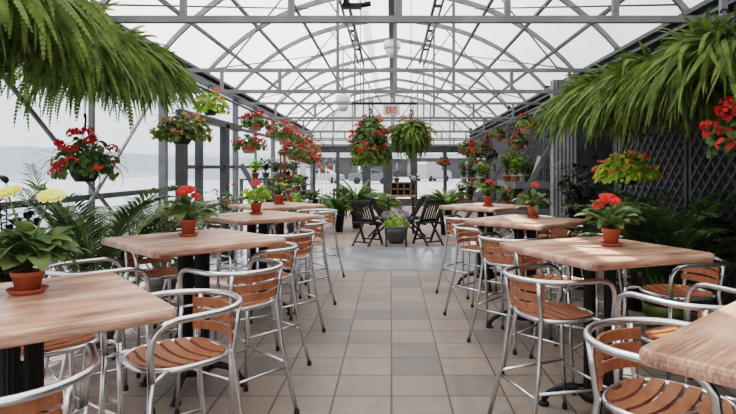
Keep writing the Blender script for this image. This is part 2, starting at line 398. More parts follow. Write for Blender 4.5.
# ------------------------------------------------------------------ end wall
mb = MB(); yE = Y1+0.12; zh = 2.36
mb.box((0, yE, zh), (6.5, 0.16, 0.34))
for k in range(44): mb.box((-3.2+k*0.148, yE-.09, zh-.02), (0.045, 0.03, 0.26))
for x in (-3.2, -2.2, 2.2, 3.2): mb.box((x, yE, 1.1), (0.14, 0.14, 2.2))
mb.bar((-3.2, yE, 0.15), (3.2, yE, 0.15), 0.1, 0.3)
struct('wall_back', mb, 'darkframe')
for i, (x, w) in enumerate(((-1.02, 0.34), (-0.15, 0.38), (0.92, 0.28))):
    o = struct('trim_%d' % (i+1), MB().box((x, yE-.12, 1.1), (w, 0.1, 2.2)), 'darkframe')
pg = MB()
xs = [-3.25, -2.2, -1.1, 0, 1.1, 2.2, 3.25]
for a, b in zip(xs[:-1], xs[1:]): pg.add([(a, yE+.02, .1), (b, yE+.02, .1), (b, yE+.02, 2.3), (a, yE+.02, 2.3)], [(0, 1, 2, 3)])
o = pg.build('window_2', 'clear'); o['kind'] = 'structure'
gb = MB(); top = [arch_pt(u, yE, 0.04) for u in US]
gb.add([Vector((p.x, yE, 2.5)) for p in top]+top, [(i, i+1, len(US)+i+1, len(US)+i) for i in range(len(US)-1)])
o = gb.build('window_3', 'roof'); o['kind'] = 'structure'
gm = MB()
for x in (-2.4, -1.6, -0.8, 0, 0.8, 1.6, 2.4): gm.bar((x, yE-.03, 2.5), (x, yE-.03, arch_z(x, yE)), 0.05)
struct('trim_4', gm, 'steel')
# white post at the far left
struct('trim_5', MB().box(at(303, 171, 19)+Vector((0, 0, -.55)), (0.17, 0.1, 2.3)), 'plasticwhite')

# ------------------------------------------------------------------ bar tables
def rounded_square(hs, r, z, n=4):
    out = []
    for cx, cy, a0 in ((1, 1, 0), (-1, 1, pi/2), (-1, -1, pi), (1, -1, 1.5*pi)):
        for k in range(n+1):
            a = a0+pi/2*k/n; out.append(Vector((cx*(hs-r)+r*cos(a), cy*(hs-r)+r*sin(a), z)))
    return out
TH = 1.08
def make_table(label, x, y, rot, size):
    t = thing('bar_table', label, 'table', (x, y, 0), rot, 'square wood topped bar tables')
    h = size/2; mb = MB()
    mb.loft([rounded_square(h-.02, .03, TH-.05), rounded_square(h-.004, .04, TH-.043), rounded_square(h, .045, TH-.03), rounded_square(h, .045, TH-.015), rounded_square(h-.005, .04, TH-.004), rounded_square(h-.016, .035, TH)], False)
    mb.build('tabletop', 'top', t)
    q = Matrix.Rotation(R(45), 4, 'Z')
    for sx, sy in ((1, 1), (1, -1), (-1, 1), (-1, -1)):
        p = q @ Vector((sx*.062, sy*.062, 0)); c = MB()
        rr = []
        for k in range(24):
            a = 2*pi*k/24; r = 0.034 if k % 2 else 0.030
            rr.append((r*cos(a), r*sin(a)))
        c.loft([[Vector((p.x+a, p.y+b, z)) for a, b in rr] for z in (0.14, TH-.075)], False)
        c.build('column', 'iron', t)
    pl = MB(); pl.loft([rounded_square(.26, .04, TH-.075), rounded_square(.26, .04, TH-.05)], False); pl.build('top_plate', 'iron', t)
    hb = MB(); hb.lathe([(.0, .10), (.12, .10), (.145, .13), (.13, .165), (.0, .18)], 16); hb.build('base_hub', 'iron', t)
    for k in range(4):
        a = pi/4+k*pi/2; d = Vector((cos(a), sin(a), 0)); f = MB()
        pts = [d*r+Vector((0, 0, z)) for r, z in ((.09, .14), (.17, .155), (.25, .135), (.32, .09), (.35, .05), (.355, .02))]
        f.tube(pts, [.032, .028, .024, .022, .02, .02], 8); fo = f.build('foot', 'iron', t)
        g = MB(); g.lathe([(.034, 0), (.036, .02), (.02, .028)], 12, d*.355); g.build('leveller', 'rubber', fo)
    return t
H2 = 0.7071
TAB = {
 'L1': (-1.47, 2.19, -5.9+45, 0.975, 'square bar table under the yellow gerbera pot, cut by the left picture edge'),
 'L2': (-1.45, 4.20, 45, 0.98, 'square bar table with a red gerbera pot, second in the left row'),
 'L3': (-1.46, 6.22, 45, 0.98, 'square bar table with a small coral flower pot, third in the left row'),
 'L4': (-1.60, 7.95, 45, 0.98, 'square bar table with a pot of yellow flowers, farthest of the left row'),
 'R0': (1.387, 1.616, 45-2.2, 0.98, 'square bar table cut off by the right picture edge, no pot in view'),
 'R1': (1.35, 3.71, 22, 0.95, 'square bar table crossed by a sun streak, big red flower pot on it'),
 'R2': (1.33, 5.70, 45, 0.90, 'square bar table before the grey pillar, small red flower pot on it'),
 'R3': (1.27, 7.75, 45, 0.92, 'square bar table in front of the plant benches, farthest of the right row'),
}
for k, (x, y, r, s, lab) in TAB.items(): make_table(lab, x, y, R(r), s)

# ------------------------------------------------------------------ bar stools
RAIL_Z, SEAT_Z = 0.955, 0.735
def make_stool():
    t = thing('bar_stool', 'aluminium bar stool', 'stool', group='aluminium bar stools with wooden slats')
    # arm and back rail: one bent tube
    r = MB(); pts = []
    side = [(0.255, 0.225, SEAT_Z-.02), (0.262, 0.232, 0.84), (0.266, 0.226, 0.89), (0.268, 0.205, 0.925), (0.27, 0.17, 0.945), (0.272, 0.12, RAIL_Z), (0.274, 0.02, RAIL_Z)]
    pts += side
    for k in range(1, 16):
        a = -pi*k/16; pts.append((0.275*cos(a), -0.03+0.26*sin(a), RAIL_Z))
    pts += [(-x, y, z) for x, y, z in reversed(side)]
    r.tube(pts, 0.0155, 10); r.build('arm_rail', 'alu', t)
    # seat frame and slats
    def outline(a, k=1.0):
        n = 2.6; c, s = cos(a), sin(a)
        return (k*0.212*abs(c)**(2/n)*(1 if c >= 0 else -1), k*0.212*abs(s)**(2/n)*(1 if s >= 0 else -1))
    f = MB(); f.tube([(*outline(2*pi*k/28), SEAT_Z-.012) for k in range(28)], 0.0135, 8, True)
    f.bar((0.09, -0.2, SEAT_Z-.02), (0.09, 0.2, SEAT_Z-.02), .02, .012); f.bar((-0.09, -0.2, SEAT_Z-.02), (-0.09, 0.2, SEAT_Z-.02), .02, .012)
    for sx in (-1, 1): f.tube([(sx*.2, .13, SEAT_Z-.012), (sx*.252, .224, SEAT_Z-.03)], .011, 6)
    f.build('seat_frame', 'alu', t)
    s = MB(); n = 6; w = 0.051; gap = 0.0175
    for k in range(n):
        y0 = -(n*w+(n-1)*gap)/2+k*(w+gap); ym = y0+w/2
        def half(y):
            q = min(1, abs(y)/0.2); return 0.198*(1-q**2.6)**(1/2.6)
        L = [(y0+w*j/3, half(y0+w*j/3)) for j in range(4)]
        nx = 7; vs = []; 
        for zt in (0, 1):
            for y, hx in L:
                for i in range(nx):
                    fx = -1+2*i/(nx-1); z = SEAT_Z-.012+(0.015 if zt else 0)-0.012*(1-fx*fx)*1.0
                    vs.append((hx*fx, y+0.015*(1-fx*fx)-.006, z))
        fs = []; B = nx*4
        for j in range(3):
            for i in range(nx-1):
                a = j*nx+i; fs.append((B+a, B+a+1, B+a+nx+1, B+a+nx)); fs.append((a+nx, a+nx+1, a+1, a))
        for i in range(nx-1):
            fs.append((i, i+1, B+i+1, B+i)); a = 3*nx+i; fs.append((a+1, a, B+a, B+a+1))
        for j in range(3):
            a = j*nx; fs.append((a+nx, a, B+a, B+a+nx)); a = j*nx+nx-1; fs.append((a, a+nx, B+a+nx, B+a))
        s.add(vs, fs)
    s.build('seat', 'slat', t)
    # legs
    for sx in (-1, 1):
        l = MB(); l.tube([(sx*.255, .225, SEAT_Z-.01), (sx*.258, .236, .5), (sx*.264, .262, 0.012)], 0.0135, 8); lo = l.build('leg', 'alu', t)
        c = MB(); c.tube([(sx*.264, .262, .03), (sx*.264, .262, 0.0)], 0.017, 8); c.build('rubber_foot', 'rubber', lo)
    for sx in (-1, 1):
        l = MB(); l.tube([(sx*.185, -.222, RAIL_Z-.005), (sx*.18, -.213, .86), (sx*.172, -.196, SEAT_Z), (sx*.192, -.225, .45), (sx*.245, -.312, 0.012)], 0.0145, 8); lo = l.build('leg', 'alu', t)
        c = MB(); c.tube([(sx*.245, -.312, .03), (sx*.245, -.312, 0.0)], 0.018, 8); c.build('rubber_foot', 'rubber', lo)
    # foot rest ring
    g = MB(); z = .30
    c4 = [(.258, .247), (-.258, .247), (-.207, -.245), (.207, -.245)]
    for i in range(4):
        a, b = c4[i], c4[(i+1) % 4]; zz = z+(.03 if i % 2 else 0)
        g.tube([(a[0], a[1], zz), (b[0], b[1], zz)], 0.0095, 8)
    g.build('footrest', 'alu', t)
    # three bent back slats
    b = MB()
    for zc in (0.795, 0.853, 0.911):
        rr = []
        for k in range(9):
            a = R(-138+96*k/8); ro = []
            for rad, dz in ((.222, -.022), (.234, -.022), (.234, .022), (.222, .022)):
                ro.append(Vector((rad*1.08*cos(a), -0.025+rad*sin(a), zc+dz)))
            rr.append(ro)
        b.loft(rr, False)
    b.build('backrest', 'slat', t)
    return t
stool0 = make_stool(); first = [True]
def stool(x, y, face, label):
    o = stool0 if first[0] else copy_tree(stool0)
    first[0] = False
    o.location = (x, y, 0); o.rotation_euler = (0, 0, R(face)-pi/2); o['label'] = label
# face = direction the seat looks, degrees from +X
D = 'aluminium bar stool '
stool(-1.01, 2.68, 226, D+'in the left foreground, whole slatted seat in view')
stool(-1.24, 1.80, 122, D+'cut by the lower left corner, only rail and legs showing')
stool(-1.72, 2.86, 318, D+'mostly hidden beneath the yellow gerbera table')
stool(-1.92, 3.73, 42, D+'between the yellow gerbera table and the large palm')
stool(-1.01, 3.72, 140, D+'just behind the left foreground stool, slatted back towards the aisle')
stool(-1.06, 4.60, 222, D+'whose rail curls round the right corner of the second left table')
stool(-1.92, 4.72, 315, D+'seen under the second left table, window side')
stool(-1.05, 5.60, 135, D+'on the near aisle side of the third left table')
stool(-1.95, 5.72, 45, D+'on the window side of the third left table')
stool(-1.05, 6.60, 225, D+'on the far aisle side of the third left table')
stool(-1.16, 7.36, 135, D+'on the near aisle side of the farthest left table')
stool(-1.09, 8.35, 215, D+'last of the left row, feet near the grey concrete strip')
stool(-2.10, 7.40, 45, D+'on the window side of the farthest left table')
stool(1.03, 2.12, -45, D+'in the right foreground, thick rail sweeping to the right edge table')
stool(0.865, 1.19, 45, D+'at the lower right corner, only a rail end in view')
stool(0.98, 3.46, 18, D+'in the right aisle before the sun streaked table, legs fully visible')
stool(1.52, 2.90, 114, D+'at the right picture edge, arms towards the sun streaked table')
stool(2.00, 4.02, 190, D+'right of the sun streaked table, in front of the olive pot')
stool(1.25, 4.40, -40, D+'behind the left corner of the sun streaked table')
stool(1.10, 5.28, 45, D+'on the near aisle side of the third right table')
stool(0.97, 6.14, -45, D+'on the far aisle side of the third right table')
stool(1.83, 5.22, 150, D+'with a pale rail just behind the large red table flower')
stool(1.78, 6.20, 225, D+'under the right corner of the third right table, before the pillar')
stool(0.97, 7.32, 45, D+'on the near aisle side of the farthest right table')
stool(1.76, 7.28, 135, D+'on the near wall side of the farthest right table')

# ------------------------------------------------------------------ foliage builders
def basis(az, el):
    d = Vector((cos(az)*cos(el), sin(az)*cos(el), sin(el))); s = Vector((-sin(az), cos(az), 0)); n = s.cross(d) * -1
    return d, s, n
def frond_path(az, e0, droop, L, n, p=1.3, wob=0.0):
    pts = []; P = Vector((0, 0, 0)); st = L/n
    for i in range(n+1):
        t = i/n; el = e0-droop*t**p; a = az+wob*t
        d = Vector((cos(a)*cos(el), sin(a)*cos(el), sin(el)))
        pts.append((P.copy(), d)); P = P+d*st
    return pts
def fern_fronds(mb, base, az, e0, droop, L, w, n=20, r=rnd, p=1.2):
    path = frond_path(az, e0, droop, L, n, p, r.uniform(-1.0, 1.0)); roll = r.uniform(-1.1, 1.1)
    for i, (P, d) in enumerate(path):
        if i < 2: continue
        t = i/n; s = Vector((-sin(az), cos(az), 0)); nn = s.cross(d); s2 = (s*cos(roll)+nn*sin(roll)).normalized()
        pw = w*(min(1, t*4.5))*(1-t**3)**.7+.004; hw = L/n*0.50
        for sg in (-1, 1):
            a = base+P; tip = a+s2*sg*pw+d*pw*.35-Vector((0, 0, pw*.12))
            mid = a+s2*sg*pw*.6+d*pw*.2
            mb.add([a-d*hw*.9, mid-d*hw*.9, tip, mid+d*hw*.9, a+d*hw*.9], [(0, 1, 2, 3, 4)] if sg > 0 else [(4, 3, 2, 1, 0)])
def strip_leaf(mb, base, az, e0, droop, L, w, n=5, fold=0.25, shape=0.5, roll=0.0):
    path = frond_path(az, e0, droop, L, n); s = Vector((-sin(az), cos(az), 0)); vs = []
    for i, (P, d) in enumerate(path):
        t = i/n; hw = w*(sin(pi*min(1, max(0, t**shape)))**.8 if 0 < t < 1 else 0.02)
        nn = d.cross(s); s2 = s*cos(roll)+nn*sin(roll); c = base+P
        vs += [c+s2*hw+nn*hw*fold, c, c-s2*hw+nn*hw*fold]
    fs = []
    for i in range(n):
        a = i*3; fs += [(a, a+3, a+4, a+1), (a+1, a+4, a+5, a+2)]
    mb.add(vs, fs, True)
def round_leaf(mb, c, nrm, r, n=7):
    nrm = nrm.normalized(); u = nrm.orthogonal().normalized(); w = nrm.cross(u); a0 = rnd.uniform(0, 6.28)
    vs = [c-nrm*r*.15]+[c+r*(cos(a0+2*pi*k/n)*u+sin(a0+2*pi*k/n)*w)*rnd.uniform(.85, 1.1) for k in range(n)]
    mb.add(vs, [(0, 1+k, 1+(k+1) % n) for k in range(n)], False)
def floret_ball(mb, c, r, n=16, fr=None, flat=0.8):
    fr = fr or r*.42
    for k in range(n):
        z = rnd.uniform(-.35, 1); a = rnd.uniform(0, 6.28); q = math.sqrt(max(0, 1-z*z)); d = Vector((q*cos(a), q*sin(a), z*flat))
        u = d.orthogonal().normalized(); w = d.normalized().cross(u); p = c+d*r; a0 = rnd.uniform(0, 6.28); vs = [p]
        for j in range(10):
            rr = fr*(1 if j % 2 else .55); aa = a0+2*pi*j/10; vs.append(p+rr*(cos(aa)*u+sin(aa)*w)+d*fr*.2)
        mb.add(vs, [(0, 1+j, 1+(j+1) % 10) for j in range(10)])
FLM = {}
def floret(parent, fm, loc, r):
    if (fm) not in FLM:
        FLM[fm] = []
        for k in range(3):
            m_ = MB(); floret_ball(m_, Vector((0, 0, 0)), 1.0, 15); me = m_.mesh('flower'); me.materials.append(M[fm]); FLM[fm].append(me)
    o = bpy.data.objects.new('flower', rnd.choice(FLM[fm])); COL.objects.link(o); o.parent = parent; o.location = loc; o.scale = (r, r, r*.9)
    o.rotation_euler = (rnd.uniform(-.4, .4), rnd.uniform(-.4, .4), rnd.uniform(0, 6)); return o
def daisy(mb, c, nrm, r, petals=16, layers=2):
    nrm = nrm.normalized(); u = nrm.orthogonal().normalized(); w = nrm.cross(u)
    for l in range(layers):
        for k in range(petals):
            a = 2*pi*(k+.5*l)/petals+rnd.uniform(-.08, .08); d = cos(a)*u+sin(a)*w; s = -sin(a)*u+cos(a)*w; R_ = r*(1-.18*l)*rnd.uniform(.9, 1.05)
            up = nrm*(.02*r+.14*r*l); b = c+up
            vs = [b+d*R_*.12, b+d*R_*.55+s*R_*.2+nrm*R_*.10, b+d*R_*.9+s*R_*.17+nrm*R_*.02, b+d*R_-nrm*R_*.05, b+d*R_*.9-s*R_*.17+nrm*R_*.02, b+d*R_*.55-s*R_*.2+nrm*R_*.10]
            mb.add(vs, [(0, 1, 2, 3), (0, 3, 4, 5)])
    mb.lathe([(r*.2, .0), (r*.17, r*.12), (0, r*.16)], 8, c+nrm*r*.1)

# Boston fern in a hanging basket
def fern_mesh(seed, R_, n):
    r = random.Random(seed); mb = MB()
    for i in range(n):
        az = r.uniform(0, 2*pi); q = r.random()**.8
        e0 = R(84-80*q+r.uniform(-16, 16)); L = R_*(0.66+.55*q+.55*r.random())
        droop = e0+R(r.uniform(50, 88)); p = r.uniform(.4, .75)
        if r.random() < .22: e0 = R(r.uniform(40, 88)); droop = e0+R(r.uniform(-10, 40)); L = R_*r.uniform(.5, .8); p = 1.3
        fern_fronds(mb, Vector((cos(az)*.22*q, sin(az)*.22*q, 0.02)), az, e0, droop, L*r.uniform(.8, 1), r.uniform(.018, .027), 30, r, p)
    return mb
def hanger_wires(r, z0, z1, n=3):
    h = MB()
    for k in range(n):
        a = 2*pi*k/n+.4; h.tube([(r*cos(a), r*sin(a), z0), (0, 0, z0+min(.32, (z1-z0)*.8))], .004, 5)
    zt = z0+min(.3, (z1-z0)*.78); h.tube([(0, 0, zt), (0, 0, z1)], .005, 5)
    h.tube([(.0, 0, zt-.02), (.0, 0, zt+.03), (.03, 0, zt+.06), (.035, 0, zt+.09), (.015, 0, zt+.12), (-.015, 0, zt+.12), (-.03, 0, zt+.095)], .009, 6); return h
FERN_MESH = [fern_mesh(11+i, .59, 620).mesh('foliage') for i in range(3)]
def pot_profile(r, h, rim=True):
    if rim: return [(r*.68, 0), (r*.93, h*.78), (r*1.0, h*.78), (r*1.02, h), (r*.93, h), (r*.9, h*.86), (0, h*.86)]
    return [(r*.55, 0), (r*.8, h*.35), (r, h), (r*.93, h), (r*.8, h*.8), (0, h*.8)]
def hang_z(y): return Z_LO+rz(y)-.05
def hanging_fern(label, x, y, z, k, sc, rot, mat='fern', group='hanging boston ferns'):
    t = thing('hanging_fern', label, 'fern', (x, y, z), rot, group)
    p = MB(); p.lathe(pot_profile(.15, .18, False), 18, (0, 0, -.16)); p.build('pot', 'blackpot', t)
    hanger_wires(.14, -.02, max(.15, hang_z(y)-z+.05)).build('hanger', 'rubber', t)
    me = FERN_MESH[k % 3].copy(); me.materials.clear(); me.materials.append(M[mat]); o = bpy.data.objects.new('foliage', me); COL.objects.link(o); o.parent = t; o.scale = (sc, sc, sc)
    return t
for sx, nm in ((-1, 'left'), (1, 'right')):
    X = sx*2.5
    mb = MB(); mb.tube([(X, Y0, Z_LO+rz(Y0)-.045), (X, Y1, Z_LO+rz(Y1)-.045)], .02, 8); struct('hanging_rail_'+nm, mb, 'steel_dark')
hanging_fern('boston fern at the upper left corner, nearest and cut by the picture edge', -2.30, 3.05, 2.60, 0, 1.0, 0.3)
hanging_fern('large drooping boston fern behind the corner fern, above the red geranium basket', -2.5, 4.12, 2.56, 1, 1.0, 1.2)
hanging_fern('drooping boston fern in the middle of the left row, over the palm', -2.5, 5.05, 2.58, 2, .95, 2.0)
hanging_fern('last boston fern of the left row, above the coleus basket', -2.6, 5.95, 2.60, 0, 0.78, 4.0)
hanging_fern('large boston fern at the upper right, behind the geranium at the picture edge', 2.5, 4.3, 2.43, 1, 1.0, 0.0)
hanging_fern('boston fern in the middle of the right row, over the lattice wall', 2.5, 5.3, 2.40, 2, 1.0, 1.0)
hanging_fern('shaded boston fern above the pink and yellow basket by the pillar', 2.5, 6.2, 2.42, 0, 1.0, 2.5)
hanging_fern('last boston fern of the right row, its tips before the roof truss', 2.5, 7.0, 2.42, 1, .9, 5.0)

# flowering hanging baskets
def bush(mb, r, h, n, lr, zc=0.0, droop=0.3):
    for i in range(n):
        a = rnd.uniform(0, 2*pi); v = rnd.uniform(-.35, 1); q = math.sqrt(max(0, 1-v*v)); rad = rnd.uniform(.55, 1.05)
        d = Vector((q*cos(a), q*sin(a), v)); c = Vector((d.x*r*rad, d.y*r*rad, zc+d.z*h*rad-(droop*r*q*q*rad*.8)))
        round_leaf(mb, c, d+Vector((rnd.uniform(-.7, .7), rnd.uniform(-.7, .7), rnd.uniform(-.2, .8))), lr*rnd.uniform(.7, 1.25))
def basket(label, cat, loc, r, h, pot, leafm, flowers, nl=260, lr=.03, hook=True, group='flowering hanging baskets', potr=None, tail=None, name='hanging_basket', top=None):
    t = thing(name, label, cat, loc, rnd.uniform(0, 6), group)
    pr = potr or r*.5; p = MB(); p.lathe(pot_profile(pr, pr*1.15, pot == 'tanpot'), 18, (0, 0, -pr*1.15)); p.build('pot', pot, t)
    zt = (top if top is not None else hang_z(loc[1]))-loc[2]
    hanger_wires(pr*.95, -.02, max(.2, zt+.02)).build('hanger', 'rubber', t)
    f = MB(); bush(f, r, h, nl, lr, h*.05)
    if tail:
        for i in range(tail):
            az = rnd.uniform(0, 6.28); strip_leaf(f, Vector((cos(az)*pr*.6, sin(az)*pr*.6, 0)), az, R(rnd.uniform(0, 60)), R(rnd.uniform(70, 150)), r*rnd.uniform(1.1, 1.7), .012, 5)
    f.build('foliage', leafm, t)
    for fm, n, fr in flowers:
        for i in range(n):
            a = rnd.uniform(0, 6.28); v = rnd.uniform(-.3, 1); q = math.sqrt(1-v*v)
            floret(t, fm, (q*cos(a)*r*1.04, q*sin(a)*r*1.04, h*.12+v*h*1.1-.2*r*q*q), fr)
    return t
B = basket
B('black pot of red geraniums hanging by a black hook before the left window', 'hanging basket', (-2.5, 4.67, 1.63), .24, .22, 'blackpot', 'leaf', [('red', 14, .05), ('coral', 8, .04)], 300, .026, potr=.13, tail=34)
B('wide basket of mixed coleus and small flowers below the last left fern', 'hanging basket', (-2.5, 6.82, 2.04), .33, .19, 'blackpot', 'mixleaf', [('pink', 24, .024), ('lemon', 18, .02), ('lavender', 10, .022)], 520, .03, potr=.15, tail=20)
B('basket of salmon and yellow flowers tucked behind the last left fern', 'hanging basket', (-2.5, 7.9, 2.45), .24, .2, 'blackpot', 'limeleaf', [('coral', 14, .03), ('pink', 8, .03)], 240, .03)
B('tan pot of red geraniums, upper one of the pair right of the left wall post', 'hanging basket', (-2.5, 10.5, 2.42), .26, .18, 'tanpot', 'leaf', [('red', 16, .05)], 200, .035, potr=.14)
B('tan pot of dark red geraniums, lower one of the pair by the left wall post', 'hanging basket', (-2.5, 10.05, 2.0), .28, .16, 'tanpot', 'leaf', [('red', 18, .05)], 200, .035, potr=.14)
for i, (px, py, Y, l) in enumerate(((282, 133, 13, 'upper row, nearest'), (291, 139, 14.4, 'upper row, second'), (300, 141, 16, 'upper row, third'), (309, 149, 17.5, 'upper row, farthest'),
                                    (292, 151, 13.9, 'lower row, nearest'), (302, 155, 15.3, 'lower row, middle'), (311, 159, 17, 'lower row, farthest'))):
    q = at(px, py, Y); B('tan basket of coral and red geraniums in the far left cluster, '+l, 'hanging basket', tuple(q), .33, .22, 'tanpot', 'leaf', [('coral' if i % 2 else 'red', 14, .055), ('pink', 8, .055)], 190, .04, potr=.16, group='far left geranium baskets')
# two big baskets below the exit sign, on their rod
YB = 9.5; zb = at(0, 103.5, YB).z
tt = thing('hanging_rod', 'black rod slung from the roof tracks, carrying the exit sign', 'rod', (0, YB, zb))
xa, xb = at(352, 0, YB).x, at(417, 0, YB).x
MB().bar((xa, 0, 0), (xb, 0, 0), .035, .035).build('rod', 'iron', tt)
for x in (xa+.14, xb-.1):
    MB().tube([(x, 0, 0), (x*1.0, 0, arch_z(x, YB)-zb-.05)], .006, 6).build('suspension_cable', 'rubber', tt)
sx_ = at(391.5, 0, YB).x
sg = thing('exit_sign', 'lit exit sign with red letters on a cream face under the black rod', 'sign', (sx_, YB-.05, zb-.09))
MB().box((0, 0, -.025), (.27, .05, .17)).build('sign_case', 'plasticwhite', sg)
MB().box((0, -.027, -.025), (.25, .006, .15)).build('sign_face', 'signface', sg)
for x in (-.09, .09): MB().box((x, 0.02, .07), (.012, .012, .04)).build('bracket', 'iron', sg)
let = MB(); lh, lw, th = .105, .04, .015; zc = -.025; yl = -.033
def seg(x0, z0, x1, z1): let.bar((x0, yl, zc+z0), (x1, yl, zc+z1), th, .008, up=(0, 1, 0))
x = -.085
for a in (-lh/2+th/2, 0, lh/2-th/2): seg(x, a, x+lw, a)
seg(x+th/2, -lh/2, x+th/2, lh/2)
x = -.035; seg(x, -lh/2, x+lw, lh/2); seg(x, lh/2, x+lw, -lh/2)
x = .027; seg(x, -lh/2, x, lh/2)
x = .045; seg(x, lh/2-th/2, x+lw, lh/2-th/2); seg(x+lw/2, -lh/2, x+lw/2, lh/2)
let.build('exit_lettering', 'signred', sg)
q = at(370, 133, YB-.05)
t = B('large two tier basket of red geraniums and ferns hanging left of the exit sign', 'hanging basket', tuple(q), .29, .27, 'blackpot', 'leaf', [('red', 12, .055), ('coral', 6, .05), ('pink', 6, .045)], 380, .04, potr=.15, tail=30, top=zb)
g = MB(); bush(g, .33, .32, 640, .042, -.36)
for i in range(40): fern_fronds(g, Vector((0, 0, -.25)), rnd.uniform(0, 6.28), R(rnd.uniform(-10, 50)), R(rnd.uniform(60, 120)), rnd.uniform(.35, .5), .035, 12)
g.build('trailing_foliage', 'fern', t)
for i in range(9):
    a = rnd.uniform(0, 6.28); floret(t, 'coral' if i % 2 else 'red', (cos(a)*.3, sin(a)*.3-.04, rnd.uniform(-.3, -.1)), .055)
q = at(411, 134, YB+.0)
t = B('large leafy green basket with a few pink blooms hanging right of the exit sign', 'hanging basket', tuple(q), .32, .26, 'blackpot', 'fern', [('pink', 5, .04), ('lavender', 6, .035)], 420, .045, potr=.16, tail=30, top=zb)
g = MB()
for i in range(210): fern_fronds(g, Vector((0, 0, .02)), rnd.uniform(0, 6.28), R(rnd.uniform(-20, 70)), R(rnd.uniform(90, 150)), rnd.uniform(.36, .6), .03, 16, rnd, .7)
g.build('trailing_foliage', 'fern', t)
# right side baskets
q = at(627, 170, 5.84); B('low wide basket of yellow and pink impatiens before the lattice wall', 'hanging basket', tuple(q), .31, .15, 'blackpot', 'limeleaf', [('pink', 26, .03), ('lemon', 30, .026), ('coral', 8, .03)], 480, .03, potr=.13)
q = at(735, 141, 3.9); B('bright red geranium basket at the right picture edge', 'hanging basket', tuple(q), .17, .22, 'blackpot', 'leaf', [('coral', 14, .055), ('red', 4, .045)], 200, .03, potr=.07)
for px, py, Y, r, l in ((527, 124, 10.6, .2, 'dark leaved tan hanging pot, upper right one of the trio left of the right ferns'), (518, 140, 11.2, .18, 'leafy tan hanging pot, lower one of the trio left of the right ferns'), (497, 134, 13.5, .21, 'tan hanging pot of dark red flowers, leftmost of the trio')):
    q = at(px, py, Y); B(l, 'hanging basket', tuple(q), r, r*.8, 'tanpot', 'leaf' if px != 527 else 'mixleaf', [('red', 7, .04)], 170, .035, potr=.15, group='tan pots on the right rail')
for px, py, Y, l in ((466, 150, 17, 'left'), (474, 158, 16.6, 'middle'), (482, 150, 16.2, 'right')):
    q = at(px, py, Y); B('basket of red and green trailing plants over the far right benches, '+l+' of three', 'hanging basket', tuple(q), .27, .28, 'blackpot', 'leaf', [('red', 10, .05), ('coral', 4, .05)], 170, .04, tail=12, group='baskets over the far right benches')
q = at(443, 162, 20); B('small round basket of red flowers alone against the end windows', 'hanging basket', tuple(q), .24, .16, 'blackpot', 'leaf', [('red', 14, .055)], 150, .04)
q = at(492, 155, 14.5); B('small dark leafy hanging pot above the far bench', 'hanging basket', tuple(q), .16, .13, 'blackpot', 'darkleaf', [], 120, .04)

# ------------------------------------------------------------------ potted flowers on the tables
def table_pot(label, x, y, pr, ph, leaves, ll, lw, flowers, fm, kind='daisy', leafm='gerleaf', z=TH, up=(22, 86), name='potted_flower', cat='potted plant', saucer=True, potm='terra', group='clay pots on the bar tables'):
    t = thing(name, label, cat, (x, y, z), 0, group); zp = 0.0
    if saucer:
        s = MB(); s.lathe([(pr*.95, 0), (pr*1.22, .018), (pr*1.25, .022), (pr*1.15, .022), (pr*.95, .008), (0, .008)], 24); s.build('saucer', potm, t); zp = .008
    p = MB(); p.lathe([(r, zz+zp) for r, zz in pot_profile(pr, ph)], 24); p.build('pot', potm, t)
    MB().lathe([(pr*.89, zp+ph*.80), (pr*.89, zp+ph*.87), (0, zp+ph*.9)], 16).build('soil', 'soil', t)
    f = MB(); b = Vector((0, 0, zp+ph*.88))
    for i in range(leaves):
        az = i*2.4+rnd.uniform(-.3, .3); e = R(rnd.uniform(*up)); L = ll*rnd.uniform(.75, 1.15)
        if kind == 'geranium' and i % 2:
            c = b+Vector((cos(az)*L*.6*cos(e), sin(az)*L*.6*cos(e), L*.8*sin(e)+.01)); f.tube([b, c], .0025, 4); round_leaf(f, c, Vector((cos(az)*.5, sin(az)*.5, 1)), lw*1.1, 8)
        else:
            k_ = rnd.uniform(.25, .7); pe = Vector((cos(az)*cos(e), sin(az)*cos(e), sin(e)))*L*k_; f.tube([b, b+pe*.6+Vector((0, 0, .004)), b+pe], .0022, 4)
            strip_leaf(f, b+pe, az+rnd.uniform(-.5, .5), e*rnd.uniform(.3, .8), R(rnd.uniform(30, 110)), L*(1.05-k_*.6), lw*rnd.uniform(.8, 1.15), 7, .25, 1.25, rnd.uniform(-.6, .6))
    f.build('foliage', leafm, t)
    for dx, dy, h, r, tl in flowers:
        top = Vector((dx, dy, h)); st = MB(); st.tube([b, b.lerp(top, .5)+Vector((dx*-.15, dy*-.15, .01)), top], .004, 6)
        fl_ = MB(); nrm = Vector(tl)
        if kind == 'daisy': daisy(fl_, top, nrm, r)
        else: floret_ball(fl_, top, r*.62, 26, r*.3, .7)
        fo = fl_.build('flower', fm, t); st.build('stem', 'stem', fo)
    return t
table_pot('terracotta pot with two pale yellow gerberas on the nearest left table', -1.50, 2.36, .062, .085, 60, .20, .036, [(-.085, .0, .415, .06, (-.1, -.5, 1)), (.085, .02, .40, .06, (.15, -.5, 1))], 'yellow', up=(38, 88))
table_pot('terracotta pot with one broad red flower on the second left table', -1.53, 4.31, .06, .12, 40, .19, 0.034, [(-.015, 0, .345, .075, (0, -.5, 1)), (.05, .03, .30, .045, (.5, -.4, 1)), (-.055, .0, .31, .04, (-.5, -.4, 1))], 'coral')
table_pot('terracotta pot with a small coral flower on the third left table', -1.49, 6.30, .062, .12, 40, .19, 0.036, [(.0, 0, .345, .06, (.2, -.6, 1)), (-.1, .0, .26, .035, (-.6, -.5, .6))], 'coral', leafm='limeleaf')
